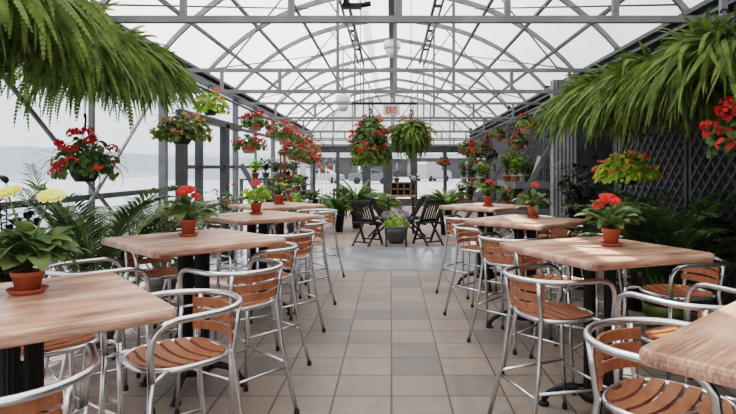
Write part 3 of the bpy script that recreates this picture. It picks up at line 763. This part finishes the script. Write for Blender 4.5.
table_pot('terracotta pot of flat yellow blooms on the farthest left table', -1.57, 8.0, .07, .13, 22, .19, .042, [(.04, 0, .27, .06, (0, -.3, 1)), (-.02, .05, .26, .05, (0, -.3, 1)), (.1, .05, .26, .045, (.2, -.3, 1))], 'lemon', 'geranium', 'leaf')
table_pot('terracotta pot with a bold red flower beside the sun streak on the right table', 1.446, 3.77, .06, .11, 40, .20, 0.028, [(-.005, 0, .31, .075, (.1, -.5, 1)), (-.07, .02, .275, .05, (-.5, -.5, .8))], 'coral', leafm='leaf')
table_pot('terracotta pot with a single red bloom on a tall stem on the third right table', 1.455, 5.88, .055, .11, 40, .18, 0.024, [(.02, 0, .34, .055, (.1, -.4, 1))], 'coral', leafm='leaf', up=(20, 80))
table_pot('terracotta pot with a red bloom and dense leaves on the farthest right table', 1.28, 7.6, .065, .13, 30, .21, .045, [(.01, 0, .32, .07, (0, -.4, 1)), (.06, .03, .28, .05, (.4, -.4, 1))], 'coral', 'geranium', 'leaf')

# ------------------------------------------------------------------ floor palms and shrubs
def palm(label, x, y, h, spread, n, potr, poth, potm, leafm, z=0, group='potted palms', nl=20, seed=1, name='potted_palm', azs=None, lw=.018, e=(58, 89)):
    r = random.Random(seed); t = thing(name, label, 'potted plant', (x, y, z), 0, group)
    p = MB(); p.lathe(pot_profile(potr, poth), 20); p.build('pot', potm, t)
    MB().lathe([(potr*.88, poth*.8), (potr*.88, poth*.87), (0, poth*.9)], 14).build('soil', 'soil', t)
    f = MB(); c = MB(); zb_ = poth*.88
    for i in range(n):
        az = (r.uniform(*azs) if azs else i*2.399+r.uniform(-.3, .3)); L = h*r.uniform(.75, 1.1); e0 = R(r.uniform(*e)); droop = R(r.uniform(50, 105))
        b = Vector((cos(az)*potr*.35, sin(az)*potr*.35, zb_)); path = frond_path(az, e0, droop, L, 32, 1.8)
        c.tube([b+P for P, d in path[::8]], [.010, .008, .006, .004, .002], 5)
        for k in range(9, 33):
            P, d = path[k]; tt_ = (k-9)/23; LL = spread*(.55+.45*sin(pi*min(1, tt_*.9+.15)))*(1 if tt_ < .8 else .8)
            sd = Vector((-sin(az), cos(az), 0))
            for sg in (-1, 1):
                dd = (sd*sg*.85+d*.65).normalized(); a2 = math.atan2(dd.y, dd.x); el = math.asin(max(-1, min(1, dd.z)))
                strip_leaf(f, b+P, a2, el+R(12), R(r.uniform(25, 70)), LL*r.uniform(.85, 1.1), lw, 4, .3, .6)
    for v in f.v: v.x = max(-3.12-x, min(3.15-x, v.x))
    for v in c.v: v.x = max(-3.12-x, min(3.15-x, v.x))
    f.build('foliage', leafm, t); c.build('cane', 'stem', t); return t
palm('large areca palm with silvery fronds by the left window, behind the yellow gerbera table', -2.66, 5.15, 1.42, .32, 28, .2, .34, 'greypot', 'palm', seed=3)
palm('smaller areca palm left of the second left table, in the corner by the wall post', -2.7, 6.75, 1.2, .3, 20, .17, .3, 'greypot', 'palm', seed=5)
palm('dark palm against the lattice wall behind the sun streaked table', 2.62, 5.6, 1.45, .30, 28, .16, .3, 'blackpot', 'palm', seed=8)
palm('dark spreading palm in the olive pot right of the sun streaked table', 2.42, 5.05, 1.05, .28, 16, .19, .40, 'olivepot', 'palmdark', seed=9)
def shrub(label, x, y, h, w, n, leafm, potr=.2, poth=.35, potm='blackpot', lr=.05, z=0, name='potted_shrub', group='potted shrubs', flowers=None, zlo=.35):
    t = thing(name, label, 'potted plant', (x, y, z), 0, group)
    p = MB(); p.lathe(pot_profile(potr, poth), 18); p.build('pot', potm, t)
    MB().lathe([(potr*.88, poth*.8), (potr*.88, poth*.87), (0, poth*.9)], 14).build('soil', 'soil', t)
    s = MB(); f = MB(); b = Vector((0, 0, poth*.88)); nb = max(5, n//16)
    for i in range(nb):
        a = i*2.4; q = rnd.uniform(.25, .9); tip = Vector((cos(a)*w*q, sin(a)*w*q, poth+(h-poth)*rnd.uniform(.6, 1))); mid = b.lerp(tip, .5)+Vector((-cos(a)*w*.12, -sin(a)*w*.12, .03))
        s.tube([b, mid, tip], [.008, .006, .003], 5)
        for k in range(n//nb):
            u = rnd.uniform(zlo, 1.05); c = b.lerp(mid, min(1, u*2)) if u < .5 else mid.lerp(tip, (u-.5)*2); az = rnd.uniform(0, 6.28)
            strip_leaf(f, c, az, R(rnd.uniform(-20, 50)), R(rnd.uniform(30, 80)), lr*2.4*rnd.uniform(.8, 1.2), lr*.5, 4, .2, .8)
    f.build('foliage', leafm, t); s.build('branch', 'trunk', t)
    for fm, k, r in (flowers or ()):
        for i in range(k):
            a = rnd.uniform(0, 6.28); q = rnd.uniform(.1, .95); floret(t, fm, (cos(a)*w*q, sin(a)*w*q, poth+(h-poth)*rnd.uniform(.6, 1.05)), r)
    return t
shrub('dark glossy shrub behind the yellow gerberas at the left picture edge', -2.72, 4.05, 1.5, .32, 300, 'darkleaf', .18, .4, lr=.06)
shrub('dark leaved tree like shrub in the doorway right of the grey pillar', 2.5, 7.6, 1.68, .38, 420, 'darkleaf', .22, .4, lr=.06)
shrub('small variegated shrub between the left wall post and the red gerbera', -2.75, 7.75, 1.25, .3, 240, 'palmdark', .16, .35, lr=.05, flowers=[('white', 8, .03)])
shrub('low dark shrub under the schefflera beside the right lattice', 2.75, 6.5, 1.15, .36, 300, 'palmdark', .2, .3, lr=.07)

# far floor ferns
def floor_fern(label, px, py, Y, R_, n, h, mat, seed):
    r = random.Random(seed); q = at(px, 200, Y); t = thing('potted_fern', label, 'potted plant', (q.x, Y, 0), 0, 'potted ferns on the far floor')
    zt = at(px, py, Y).z; ph = max(.25, zt-h)
    p = MB(); p.lathe(pot_profile(.17, ph), 18); p.build('pot', 'blackpot', t)
    f = MB()
    for i in range(n): fern_fronds(f, Vector((0, 0, ph*.9)), r.uniform(0, 6.28), R(r.uniform(25, 85)), R(r.uniform(60, 120)), R_*r.uniform(.8, 1.2), .075, 14, r)
    f.build('foliage', mat, t); return t
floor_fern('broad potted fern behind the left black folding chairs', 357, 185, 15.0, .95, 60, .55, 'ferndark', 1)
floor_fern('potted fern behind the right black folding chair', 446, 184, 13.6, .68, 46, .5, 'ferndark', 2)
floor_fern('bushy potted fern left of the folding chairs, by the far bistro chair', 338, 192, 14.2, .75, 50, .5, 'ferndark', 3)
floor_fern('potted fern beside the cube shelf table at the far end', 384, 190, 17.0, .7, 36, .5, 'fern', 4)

# ------------------------------------------------------------------ black folding chairs
def make_folding_chair():
    t = thing('folding_chair', 'black folding chair', 'chair', group='black wooden folding chairs')
    for sx in (-1, 1):
        MB().bar((sx*.21, .27, .0), (sx*.21, -.27, .92), .03, .045).build('leg', 'blackwood', t)
        MB().bar((sx*.185, -.28, .0), (sx*.185, .2, .45), .03, .04).build('leg', 'blackwood', t)
        MB().box((sx*.185, 0, .44), (.025, .40, .035)).build('seat_rail', 'blackwood', t)
    s = MB()
    for k in range(6): s.box((0, -.17+k*.068, .465), (.42, .055, .018))
    s.build('seat', 'blackwood', t)
    b = MB()
    def bk(z): return .27-.54*z/.92
    for z in (.9, .5): b.bar((-.21, bk(z), z), (.21, bk(z), z), .02, .06)
    for k in range(7): x = -.165+k*.055; b.bar((x, bk(.5), .5), (x, bk(.9), .9), .032, .012, up=(0, 1, 0))
    b.build('backrest', 'blackwood', t)
    st = MB(); st.bar((-.21, .21, .1), (.21, .21, .1), .02, .03); st.bar((-.185, -.2, .08), (.185, -.2, .08), .02, .03); st.build('stretcher', 'blackwood', t)
    return t
fc = make_folding_chair()
for i, (px, Y, face, l) in enumerate(((367, 11.75, 62, 'front left of the four round the planter, back to the viewer'), (428.5, 11.85, 118, 'front right of the four round the planter, back to the viewer'),
                                      (382, 13.0, 15, 'rear left of the four round the planter, partly hidden'), (412, 13.0, 165, 'rear right of the four round the planter, partly hidden'),
                                      (340, 18.0, 95, 'alone at the far left, seen side on as a cross of legs'))):
    o = fc if i == 0 else copy_tree(fc)
    o.location = ((px-VX)/F*Y, Y, 0); o.rotation_euler = (0, 0, R(face)-pi/2); o['label'] = 'black slatted folding chair, '+l.replace(', seen side on as a cross of legs', ', seen side on')
# low table with planter
q = at(396, 240, 11.9)
lt = thing('low_table', 'low black slatted table between the folding chairs', 'table', (q.x, 11.62, 0))
m_ = MB()
for k in range(6): m_.box((0, -.15+k*.06, .37), (.44, .05, .02))
m_.build('tabletop', 'blackwood', lt)
for sx in (-1, 1):
    for sy in (-1, 1): MB().bar((sx*.2, sy*.15, 0), (sx*.2, sy*.15, .36), .035).build('leg', 'blackwood', lt)
pt = thing('planter', 'round grey planter of lavender and lime leaves behind the low black table', 'planter', (q.x, 12.12, 0))
p = MB(); p.lathe([(.13, 0), (.2, .08), (.245, .2), (.25, .30), (.225, .30), (.2, .24), (0, .24)], 24); p.build('pot', 'greypot', pt)
g = MB(); bush(g, .30, .18, 200, .03, .46); g.build('foliage', 'limeleaf', pt)
for i in range(60):
    a = rnd.uniform(0, 6.28); q_ = math.sqrt(rnd.random()); floret(pt, 'lavender', (cos(a)*.34*q_, sin(a)*.3*q_, .54+.14*(1-q_*q_)+rnd.uniform(-.03, .03)), .034)

# ------------------------------------------------------------------ far left stepped plant stand with pots
def step_stand(label, x, y, w, tiers, rot=0.0, name='plant_stand'):
    t = thing(name, label, 'plant stand', (x, y, 0), rot, 'stepped plant stands')
    for dy, z, d in tiers:
        s = MB(); n = 3
        for k in range(n): s.box((0, dy-d/2+d*(k+.5)/n, z-.02), (w, d/n*.9, .035))
        s.box((0, dy-d/2, z-.05), (w, .03, .1)); s.build('shelf', 'benchwood', t)
    for sx in (-1, 1):
        a, b = tiers[0], tiers[-1]
        MB().bar((sx*(w/2-.04), a[0]-a[2]/2-.12, 0), (sx*(w/2-.04), b[0]+b[2]/2, b[1]+.3), .05, .1).build('side_rail', 'benchwood', t)
        MB().bar((sx*(w/2-.04), b[0]+b[2]/2, 0), (sx*(w/2-.04), b[0]+b[2]/2, b[1]), .06, .06).build('leg', 'benchwood', t)
    return t
ST = [(-.32, .55, .3), (0, .95, .3), (.3, 1.35, .3)]
step_stand('charcoal stepped plant stand at the far left under the geranium baskets', -2.62, 13.0, 1.7, ST, R(78))
step_stand('second charcoal plant stand further back on the left side', -2.62, 15.8, 1.7, ST, R(82))
def small_pot(label, p, r, h, leafm, potm, flowers=None, n=60, group=None, lr=.04, w=None):
    t = shrub(label, p[0], p[1], h, w or r*1.7, n, leafm, r, r*1.5, potm, lr, p[2], 'potted_plant', group, flowers, .2); return t
def on_stand(x, y, rot, dx, dy, z):
    v = Matrix.Rotation(rot, 4, 'Z') @ Vector((dx, dy, 0)); return (x+v.x, y+v.y, z)
kinds = [('leaf', 'tanpot', [('red', 4, .04)], 'red flowers'), ('limeleaf', 'terra', None, 'lime leaves'), ('darkleaf', 'greypot', None, 'dark leaves'), ('leaf', 'whitepot', [('white', 4, .035)], 'white flowers'), ('mixleaf', 'blackpot', [('pink', 3, .035)], 'pink flowers')]
tier_n = ['bottom', 'middle', 'top']; pos_n = ['near end', 'middle', 'far end']
for si, (x, y, rot, sl) in enumerate(((-2.62, 13.0, R(78), 'nearer left stand'), (-2.62, 15.8, R(82), 'further left stand'))):
    for ti, (dy, z, d) in enumerate(ST):
        for k, dx in enumerate((-.55, 0, .55)):
            lm, pm, fl2, ds = kinds[(ti*3+k+si*2) % 5]; dx2 = dx
            small_pot('small pot with %s on the %s shelf, %s of the %s' % (ds, tier_n[ti], pos_n[k], sl), on_stand(x, y, rot, dx2, dy-.05, z), .085, .42, lm, pm, fl2, 100, 'small pots on the left stands', lr=.05, w=.22)
# bushy yellow green plants seen between the farthest left tables
shrub('yellow green bushy plant in a dark pot right of the farthest left table', -1.85, 11.2, 1.05, .3, 150, 'limeleaf', .2, .5, lr=.06, group='bushy plants behind the left tables')
shrub('dark bushy plant in a pot behind the yellow table flowers', -2.35, 11.0, 1.25, .34, 200, 'darkleaf', .2, .5, lr=.06, group='bushy plants behind the left tables')
shrub('small shrub with sparse coral blooms by the left glass door', -2.75, 9.6, 1.3, .28, 160, 'leaf', .16, .4, lr=.05, flowers=[('coral', 4, .05)], group='bushy plants behind the left tables')
# copper wind chime
q = at(283, 165, 13.5); wc = thing('wind_chime', 'copper coloured tube chime hanging among the far left baskets', 'wind chime', (q.x, q.y, q.z))
MB().lathe([(.09, .3), (.1, .31), (0, .33)], 12).build('cap', 'copper', wc)
for k in range(5): a = k*1.256; MB().tube([(cos(a)*.07, sin(a)*.07, .3), (cos(a)*.07, sin(a)*.07, -.2-.03*k)], .014, 6).build('chime_tube', 'copper', wc)
MB().tube([(0, 0, .32), (0, 0, hang_z(13.5)-q.z)], .004, 5).build('hanging_cord', 'rubber', wc)
# garden stakes for sale
for k, (px, Y, h) in enumerate(((322, 18, 1.45), (326, 18.4, 1.7), (330, 17.8, 1.55), (334, 18.6, 1.75), (319, 19, 1.6))):
    x = (px-VX)/F*Y; g = thing('garden_stake', 'thin metal garden stake with a round finial near the far left windows, %s of five' % ['second', 'third', 'fourth', 'rightmost', 'leftmost'][k], 'garden stake', (x, Y, 0), 0, 'metal garden stakes')
    MB().tube([(0, 0, 0), (0, 0, h)], .014, 6).build('rod', 'alu', g)
    MB().lathe([(0, h-.04), (.05, h), (.07, h+.06), (.05, h+.12), (0, h+.16)], 10).build('finial', 'steel' if k % 2 else 'copper', g)
    MB().lathe([(.12, 0), (.12, .015), (0, .03)], 12).build('base', 'steel', g)

# ------------------------------------------------------------------ right benches: A frames with shelves
def a_bench(label, x0, x1, y0, y1, zs, name='plant_bench'):
    t = thing(name, label, 'plant bench', ((x0+x1)/2, (y0+y1)/2, 0), 0, 'slanted plant benches'); cx, cy = (x0+x1)/2, (y0+y1)/2
    for i, z in enumerate(zs):
        s = MB(); xs0 = x0-cx+(x1-x0)*.34*i; 
        for k in range(3): s.box(((xs0+(x1-cx))/2-(x1-cx-xs0)/2+(x1-cx-xs0)*(k+.5)/3, 0, z-.02), ((x1-cx-xs0)/3*.92, y1-y0, .035))
        s.box((xs0, 0, z-.06), (.03, y1-y0, .12)); s.box(((xs0+x1-cx)/2, y0-cy, z-.06), (x1-cx-xs0, .03, .12)); s.build('shelf', 'benchwood', t)
    for y in (y0-cy+.02, y1-cy-.02):
        MB().bar((x0-cx-.12, y, 0), (x1-cx-.05, y, zs[-1]+.65), .09, .05, up=(0, 1, 0)).build('slanted_leg', 'benchwood', t)
        MB().box((x1-cx, y, (zs[-1]+.5)/2), (.07, .05, zs[-1]+.5)).build('post', 'benchwood', t)
    return t
a_bench('charcoal A frame plant bench behind the third right table', 1.95, 3.0, 10.6, 12.4, (.82, 1.32))
a_bench('further charcoal plant bench at the far right under the red baskets', 1.75, 2.95, 14.2, 16.4, (.75, 1.2))
def rp(label, px, py, Y, lm, pm, fl2, w=.17, h=.36, n=90, z=None, lr=.04, r=.085):
    x = (px-VX)/F*Y; small_pot(label, (x, Y, z), r, h*1.25, lm, pm, fl2, int(n*1.5), 'small pots on the right benches', lr*1.15, w*1.25)
Z2, Z1 = 1.32, .82
for px, Y, lm, pm, fl2, ds, h, w in ((507, 11.0, 'fern', 'terra', None, 'tall green plant', .55, .2), (515, 10.9, 'limeleaf', 'tanpot', None, 'lime yellow plant', .42, .22), (523, 11.5, 'leaf', 'whitepot', None, 'green plant in a white pot', .38, .18), (528, 10.85, 'leaf', 'olivepot', None, 'plant in an olive pot', .3, .14), (516, 12.1, 'fern', 'greypot', None, 'feathery plant at the back', .6, .22)):
    rp(ds+' on the upper shelf of the nearer right bench', px, 0, Y, lm, pm, fl2, w, h, 100, Z2)
for px, Y, lm, pm, fl2, ds, h, w in ((506, 10.9, 'mixleaf', 'terra', [('pink', 4, .04)], 'pinkish foliage plant', .3, .18), (515, 11.2, 'limeleaf', 'tanpot', None, 'lime green plant', .42, .24), (524, 10.9, 'leaf', 'greypot', None, 'grey pot plant', .34, .18)):
    rp(ds+' on the lower shelf of the nearer right bench', px, 0, Y, lm, pm, fl2, w, h, 90, Z1)
for px, Y, lm, pm, fl2, ds, h, w in ((464, 14.6, 'leaf', 'whitepot', [('coral', 3, .05)], 'coral flowered plant', .42, .2), (473, 14.6, 'leaf', 'tanpot', None, 'small leafy plant', .3, .16), (483, 14.5, 'limeleaf', 'olivepot', None, 'plant in a lime green pot', .4, .2), (480, 15.7, 'mixleaf', 'whitepot', [('white', 4, .05)], 'white flowered plant', .5, .2)):
    rp(ds+' on the upper shelf of the further right bench', px, 0, Y, lm, pm, fl2, w, h, 90, 1.2)
for px, Y, lm, pm, fl2, ds, h, w in ((461, 14.6, 'mixleaf', 'terra', [('coral', 3, .05)], 'reddish plant', .36, .2), (470, 14.7, 'leaf', 'terra', [('pink', 3, .05)], 'pink flowered plant', .36, .22)):
    rp(ds+' on the lower shelf of the further right bench', px, 0, Y, lm, pm, fl2, w, h, 90, .75)
q = at(534, 160, 10.7); ps = thing('white_board', 'narrow white board leaning at the right end of the nearer bench', 'board', (q.x, q.y, 1.36))
MB().bar((-.04, 0, 0), (.1, 0, .44), .055, .02, up=(0, 1, 0)).build('board', 'plasticwhite', ps)
MB().bar((-.04, .018, -.0), (.1, .018, .445), .065, .012, up=(0, 1, 0)).build('frame', 'blackwood', ps)
# cube shelf on a tan table
q = at(401, 196, 13.6); ct = thing('display_table', 'tan topped table with dark legs carrying the brown cube shelf', 'table', (q.x, 13.9, 0))
MB().box((0, 0, .9), (.7, .5, .04)).build('tabletop', 'tantop', ct)
for sx in (-1, 1):
    for sy in (-1, 1): MB().bar((sx*.3, sy*.2, 0), (sx*.3, sy*.2, .88), .05).build('leg', 'blackwood', ct)
cs = thing('cube_shelf', 'brown wooden cube shelf with square openings on the tan table', 'shelf', (q.x, 13.85, .92))
cb = MB(); W_, H_ = .46, .3
for k in range(4): cb.box((-W_/2+W_*k/3, 0, H_/2), (.025, .22, H_))
for k in range(3): cb.box((0, 0, H_*k/2), (W_+.025, .22, .03))
cb.build('carcass', 'crate', cs); MB().box((0, .115, H_/2), (W_, .01, H_)).build('back_panel', 'blackwood', cs)
small_pot('grey leaved plant standing on top of the brown cube shelf', (q.x-.1, 13.85, 1.235), .07, .32, 'lavender', 'greypot', None, 70, None, .035, .16)
small_pot('dark plant with white flowers on the tan table right of the cube shelf', (q.x+.29, 13.85, .92), .06, .5, 'darkleaf', 'greypot', [('white', 5, .05)], 80, None, .04, .16)

# ------------------------------------------------------------------ lamps and fittings under the ridge
def bay_lamp(label, x, y, z, r, group=None):
    t = thing('pendant_lamp', label, 'lamp', (x, y, z), 0, group); top = arch_z(x, y)-.1-z
    MB().lathe([(r*.95, 0), (r, .02), (r, .16), (r*.6, .2), (0, .2)], 24).build('housing', 'plasticwhite', t)
    MB().lathe([(0, -.2), (r*.45, -.19), (r*.72, -.1), (r*.85, 0)], 24).build('lamp_shade', 'lampglass', t)
    MB().tube([(0, 0, .2), (0, 0, max(.25, top))], .015, 8).build('stem', 'steel', t); return t
q = at(392, 49, 13.2); bay_lamp('white round high bay lamp hanging under the roof ridge', q.x, q.y, q.z, .2)
q = at(343, 103, 13.2); bay_lamp('faint pale lamp hanging left of the ridge, above the geranium basket', q.x, q.y, q.z, .17)
q = arch_pt(-.215, 10.3)+Vector((0, 0, -.15)); mt = thing('shade_motor', 'dark motor clamped to the roof track near the top of the picture', 'motor', tuple(q))
MB().box((0, 0, 0), (.34, .12, .09)).build('gearbox', 'iron', mt); MB().tube([(.14, 0, .02), (.34, 0, .05)], .05, 10).build('motor_drum', 'iron', mt); MB().box((-.12, 0, .07), (.07, .16, .12)).build('bracket', 'iron', mt)

# ------------------------------------------------------------------ outdoors beyond the far windows
def building(label, x0, x1, y, h, depth, wins, roofm='bldglight', wallm='bldg'):
    t = thing('commercial_building', label, 'building', ((x0+x1)/2, y, -.06)); w = x1-x0
    MB().box((0, depth/2, h/2), (w, depth, h)).build('wall', wallm, t)
    MB().box((0, depth/2-.2, h+.3), (w+.8, depth+.8, .6)).build('roof', roofm, t)
    for a, b, c, d in wins:
        f = MB().box(((a+b)/2, -.03, (c+d)/2), (b-a, .12, d-c)).build('window', 'bldgdark', t)
        MB().box(((a+b)/2, -.1, (c+d)/2), (.12, .05, d-c)).build('mullion', 'bldglight', f)
    return t
building('low grey building with square windows beyond the right half of the far wall', 2.6, 30, 80, 2.9, 14, [(-7.0, -4.6, 1.0, 2.6), (-3.4, -1.4, 0, 2.3), (1, 3, 1.0, 2.6)])
building('grey building with a pale flat roof beyond the left half of the far wall', -30, -5.2, 75, 2.9, 14, [(2.2, 3.0, 1.1, 2.1), (4.6, 5.6, 1.1, 2.1), (7, 8.2, 0, 2.1)])
building('dim long shed in the middle distance behind the parked cars', -5.2, 3, 95, 3.0, 12, [(1, 3, 1, 2.4)])
def vehicle(label, x, y, rot, prof, wins, w, paint, name, cat, wheels=(.8, 3.4), wr=.34):
    t = thing(name, label, cat, (x, y, -.06), rot)
    b = MB(); b.loft([[Vector((px_, s*w/2, pz)) for px_, pz in prof] for s in (-1, 1)], False); b.build('body', paint, t)
    for poly in wins:
        g = MB()
        for s in (-1, 1): g.loft([[Vector((a, s*(w/2+.003*k), c)) for a, c in poly] for k in (0, 4)], False)
        g.build('window', 'carglass', t)
    for xx in wheels:
        for s in (-1, 1):
            q_ = MB(); q_.lathe([(0, -.1), (wr*.9, -.1), (wr, -.06), (wr, .06), (wr*.9, .1), (0, .1)], 18)
            q_.v = [Vector((v.x+xx, s*(w/2-.08)+v.z, v.y+wr)) for v in q_.v]; q_.build('wheel', 'rubber', t)
    return t
van = [(0, .35), (0, 2.0), (.15, 2.25), (3.3, 2.25), (4.1, 1.35), (4.9, 1.15), (5.05, .8), (5.05, .35)]
vehicle('white delivery van parked outside, right of the leafy central basket', 3.2, 65, R(50), van, [[(3.0, 1.3), (3.0, 2.0), (3.3, 2.0), (3.9, 1.3)]], 1.9, 'carwhite', 'van', 'van', (.9, 4.1))
car = [(0, .3), (0, .85), (.2, 1.0), (.9, 1.05), (1.5, 1.45), (2.8, 1.45), (3.4, 1.0), (4.3, .85), (4.4, .3)]
vehicle('silver car parked outside between the dark posts of the far wall', -4.2, 56, R(5), car, [[(1.1, 1.05), (1.55, 1.38), (2.1, 1.38), (2.1, 1.05)], [(2.2, 1.05), (2.2, 1.38), (2.75, 1.38), (3.2, 1.05)]], 1.75, 'carsilver', 'car', 'car')
vehicle('white car parked outside beyond the far left garden stakes', -9.2, 58, R(-5), car, [[(1.1, 1.05), (1.55, 1.38), (2.1, 1.38), (2.1, 1.05)], [(2.2, 1.05), (2.2, 1.38), (2.75, 1.38), (3.2, 1.05)]], 1.75, 'carwhite', 'car', 'car')
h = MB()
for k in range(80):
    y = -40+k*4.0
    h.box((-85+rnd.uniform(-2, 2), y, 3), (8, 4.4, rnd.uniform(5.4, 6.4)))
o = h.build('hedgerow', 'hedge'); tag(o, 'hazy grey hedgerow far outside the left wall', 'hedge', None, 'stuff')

# ------------------------------------------------------------------ light, world, camera
w = bpy.data.worlds.new('overcast sky'); scn.world = w; w.use_nodes = True; nt = w.node_tree; nt.nodes.clear()
wo = N(nt, 'ShaderNodeOutputWorld'); bg = N(nt, 'ShaderNodeBackground'); nt.links.new(bg.outputs[0], wo.inputs[0])
tc = N(nt, 'ShaderNodeTexCoord'); sp = N(nt, 'ShaderNodeSeparateXYZ'); nt.links.new(tc.outputs['Generated'], sp.inputs[0])
c = ramp(nt, sp.outputs['Z'], [(0.0, (.86, .89, .93, 1)), (0.12, (.93, .95, .98, 1)), (0.6, (1, 1, 1, 1))]); nt.links.new(c, bg.inputs[0]); bg.inputs[1].default_value = 1.0
sd = bpy.data.lights.new('sun', 'SUN'); sd.energy = 7.5; sd.angle = R(0.5); sd.color = (1, .96, .9)
so = bpy.data.objects.new('sun', sd); COL.objects.link(so)
so.rotation_euler = Vector((.44, -.25, -.9)).to_track_quat('-Z', 'Y').to_euler()
cd = bpy.data.cameras.new('camera'); cam = bpy.data.objects.new('camera', cd); COL.objects.link(cam)
cam.location = (0, 0, CH); cam.rotation_euler = (R(90), 0, 0)
cd.sensor_width = 36; cd.lens = 36*F/736; cd.clip_end = 600; cd.clip_start = .05
cd.shift_x = -(VX-368)/736; cd.shift_y = -(207-HY)/736
scn.camera = cam
scn.view_settings.view_transform = 'Filmic'; scn.view_settings.look = 'Medium High Contrast'
scn.view_settings.exposure = 0.6; scn.view_settings.gamma = 1.0
scn.cycles.max_bounces = 8; scn.cycles.diffuse_bounces = 5; scn.cycles.transparent_max_bounces = 12
scn.cycles.sample_clamp_indirect = 6.0
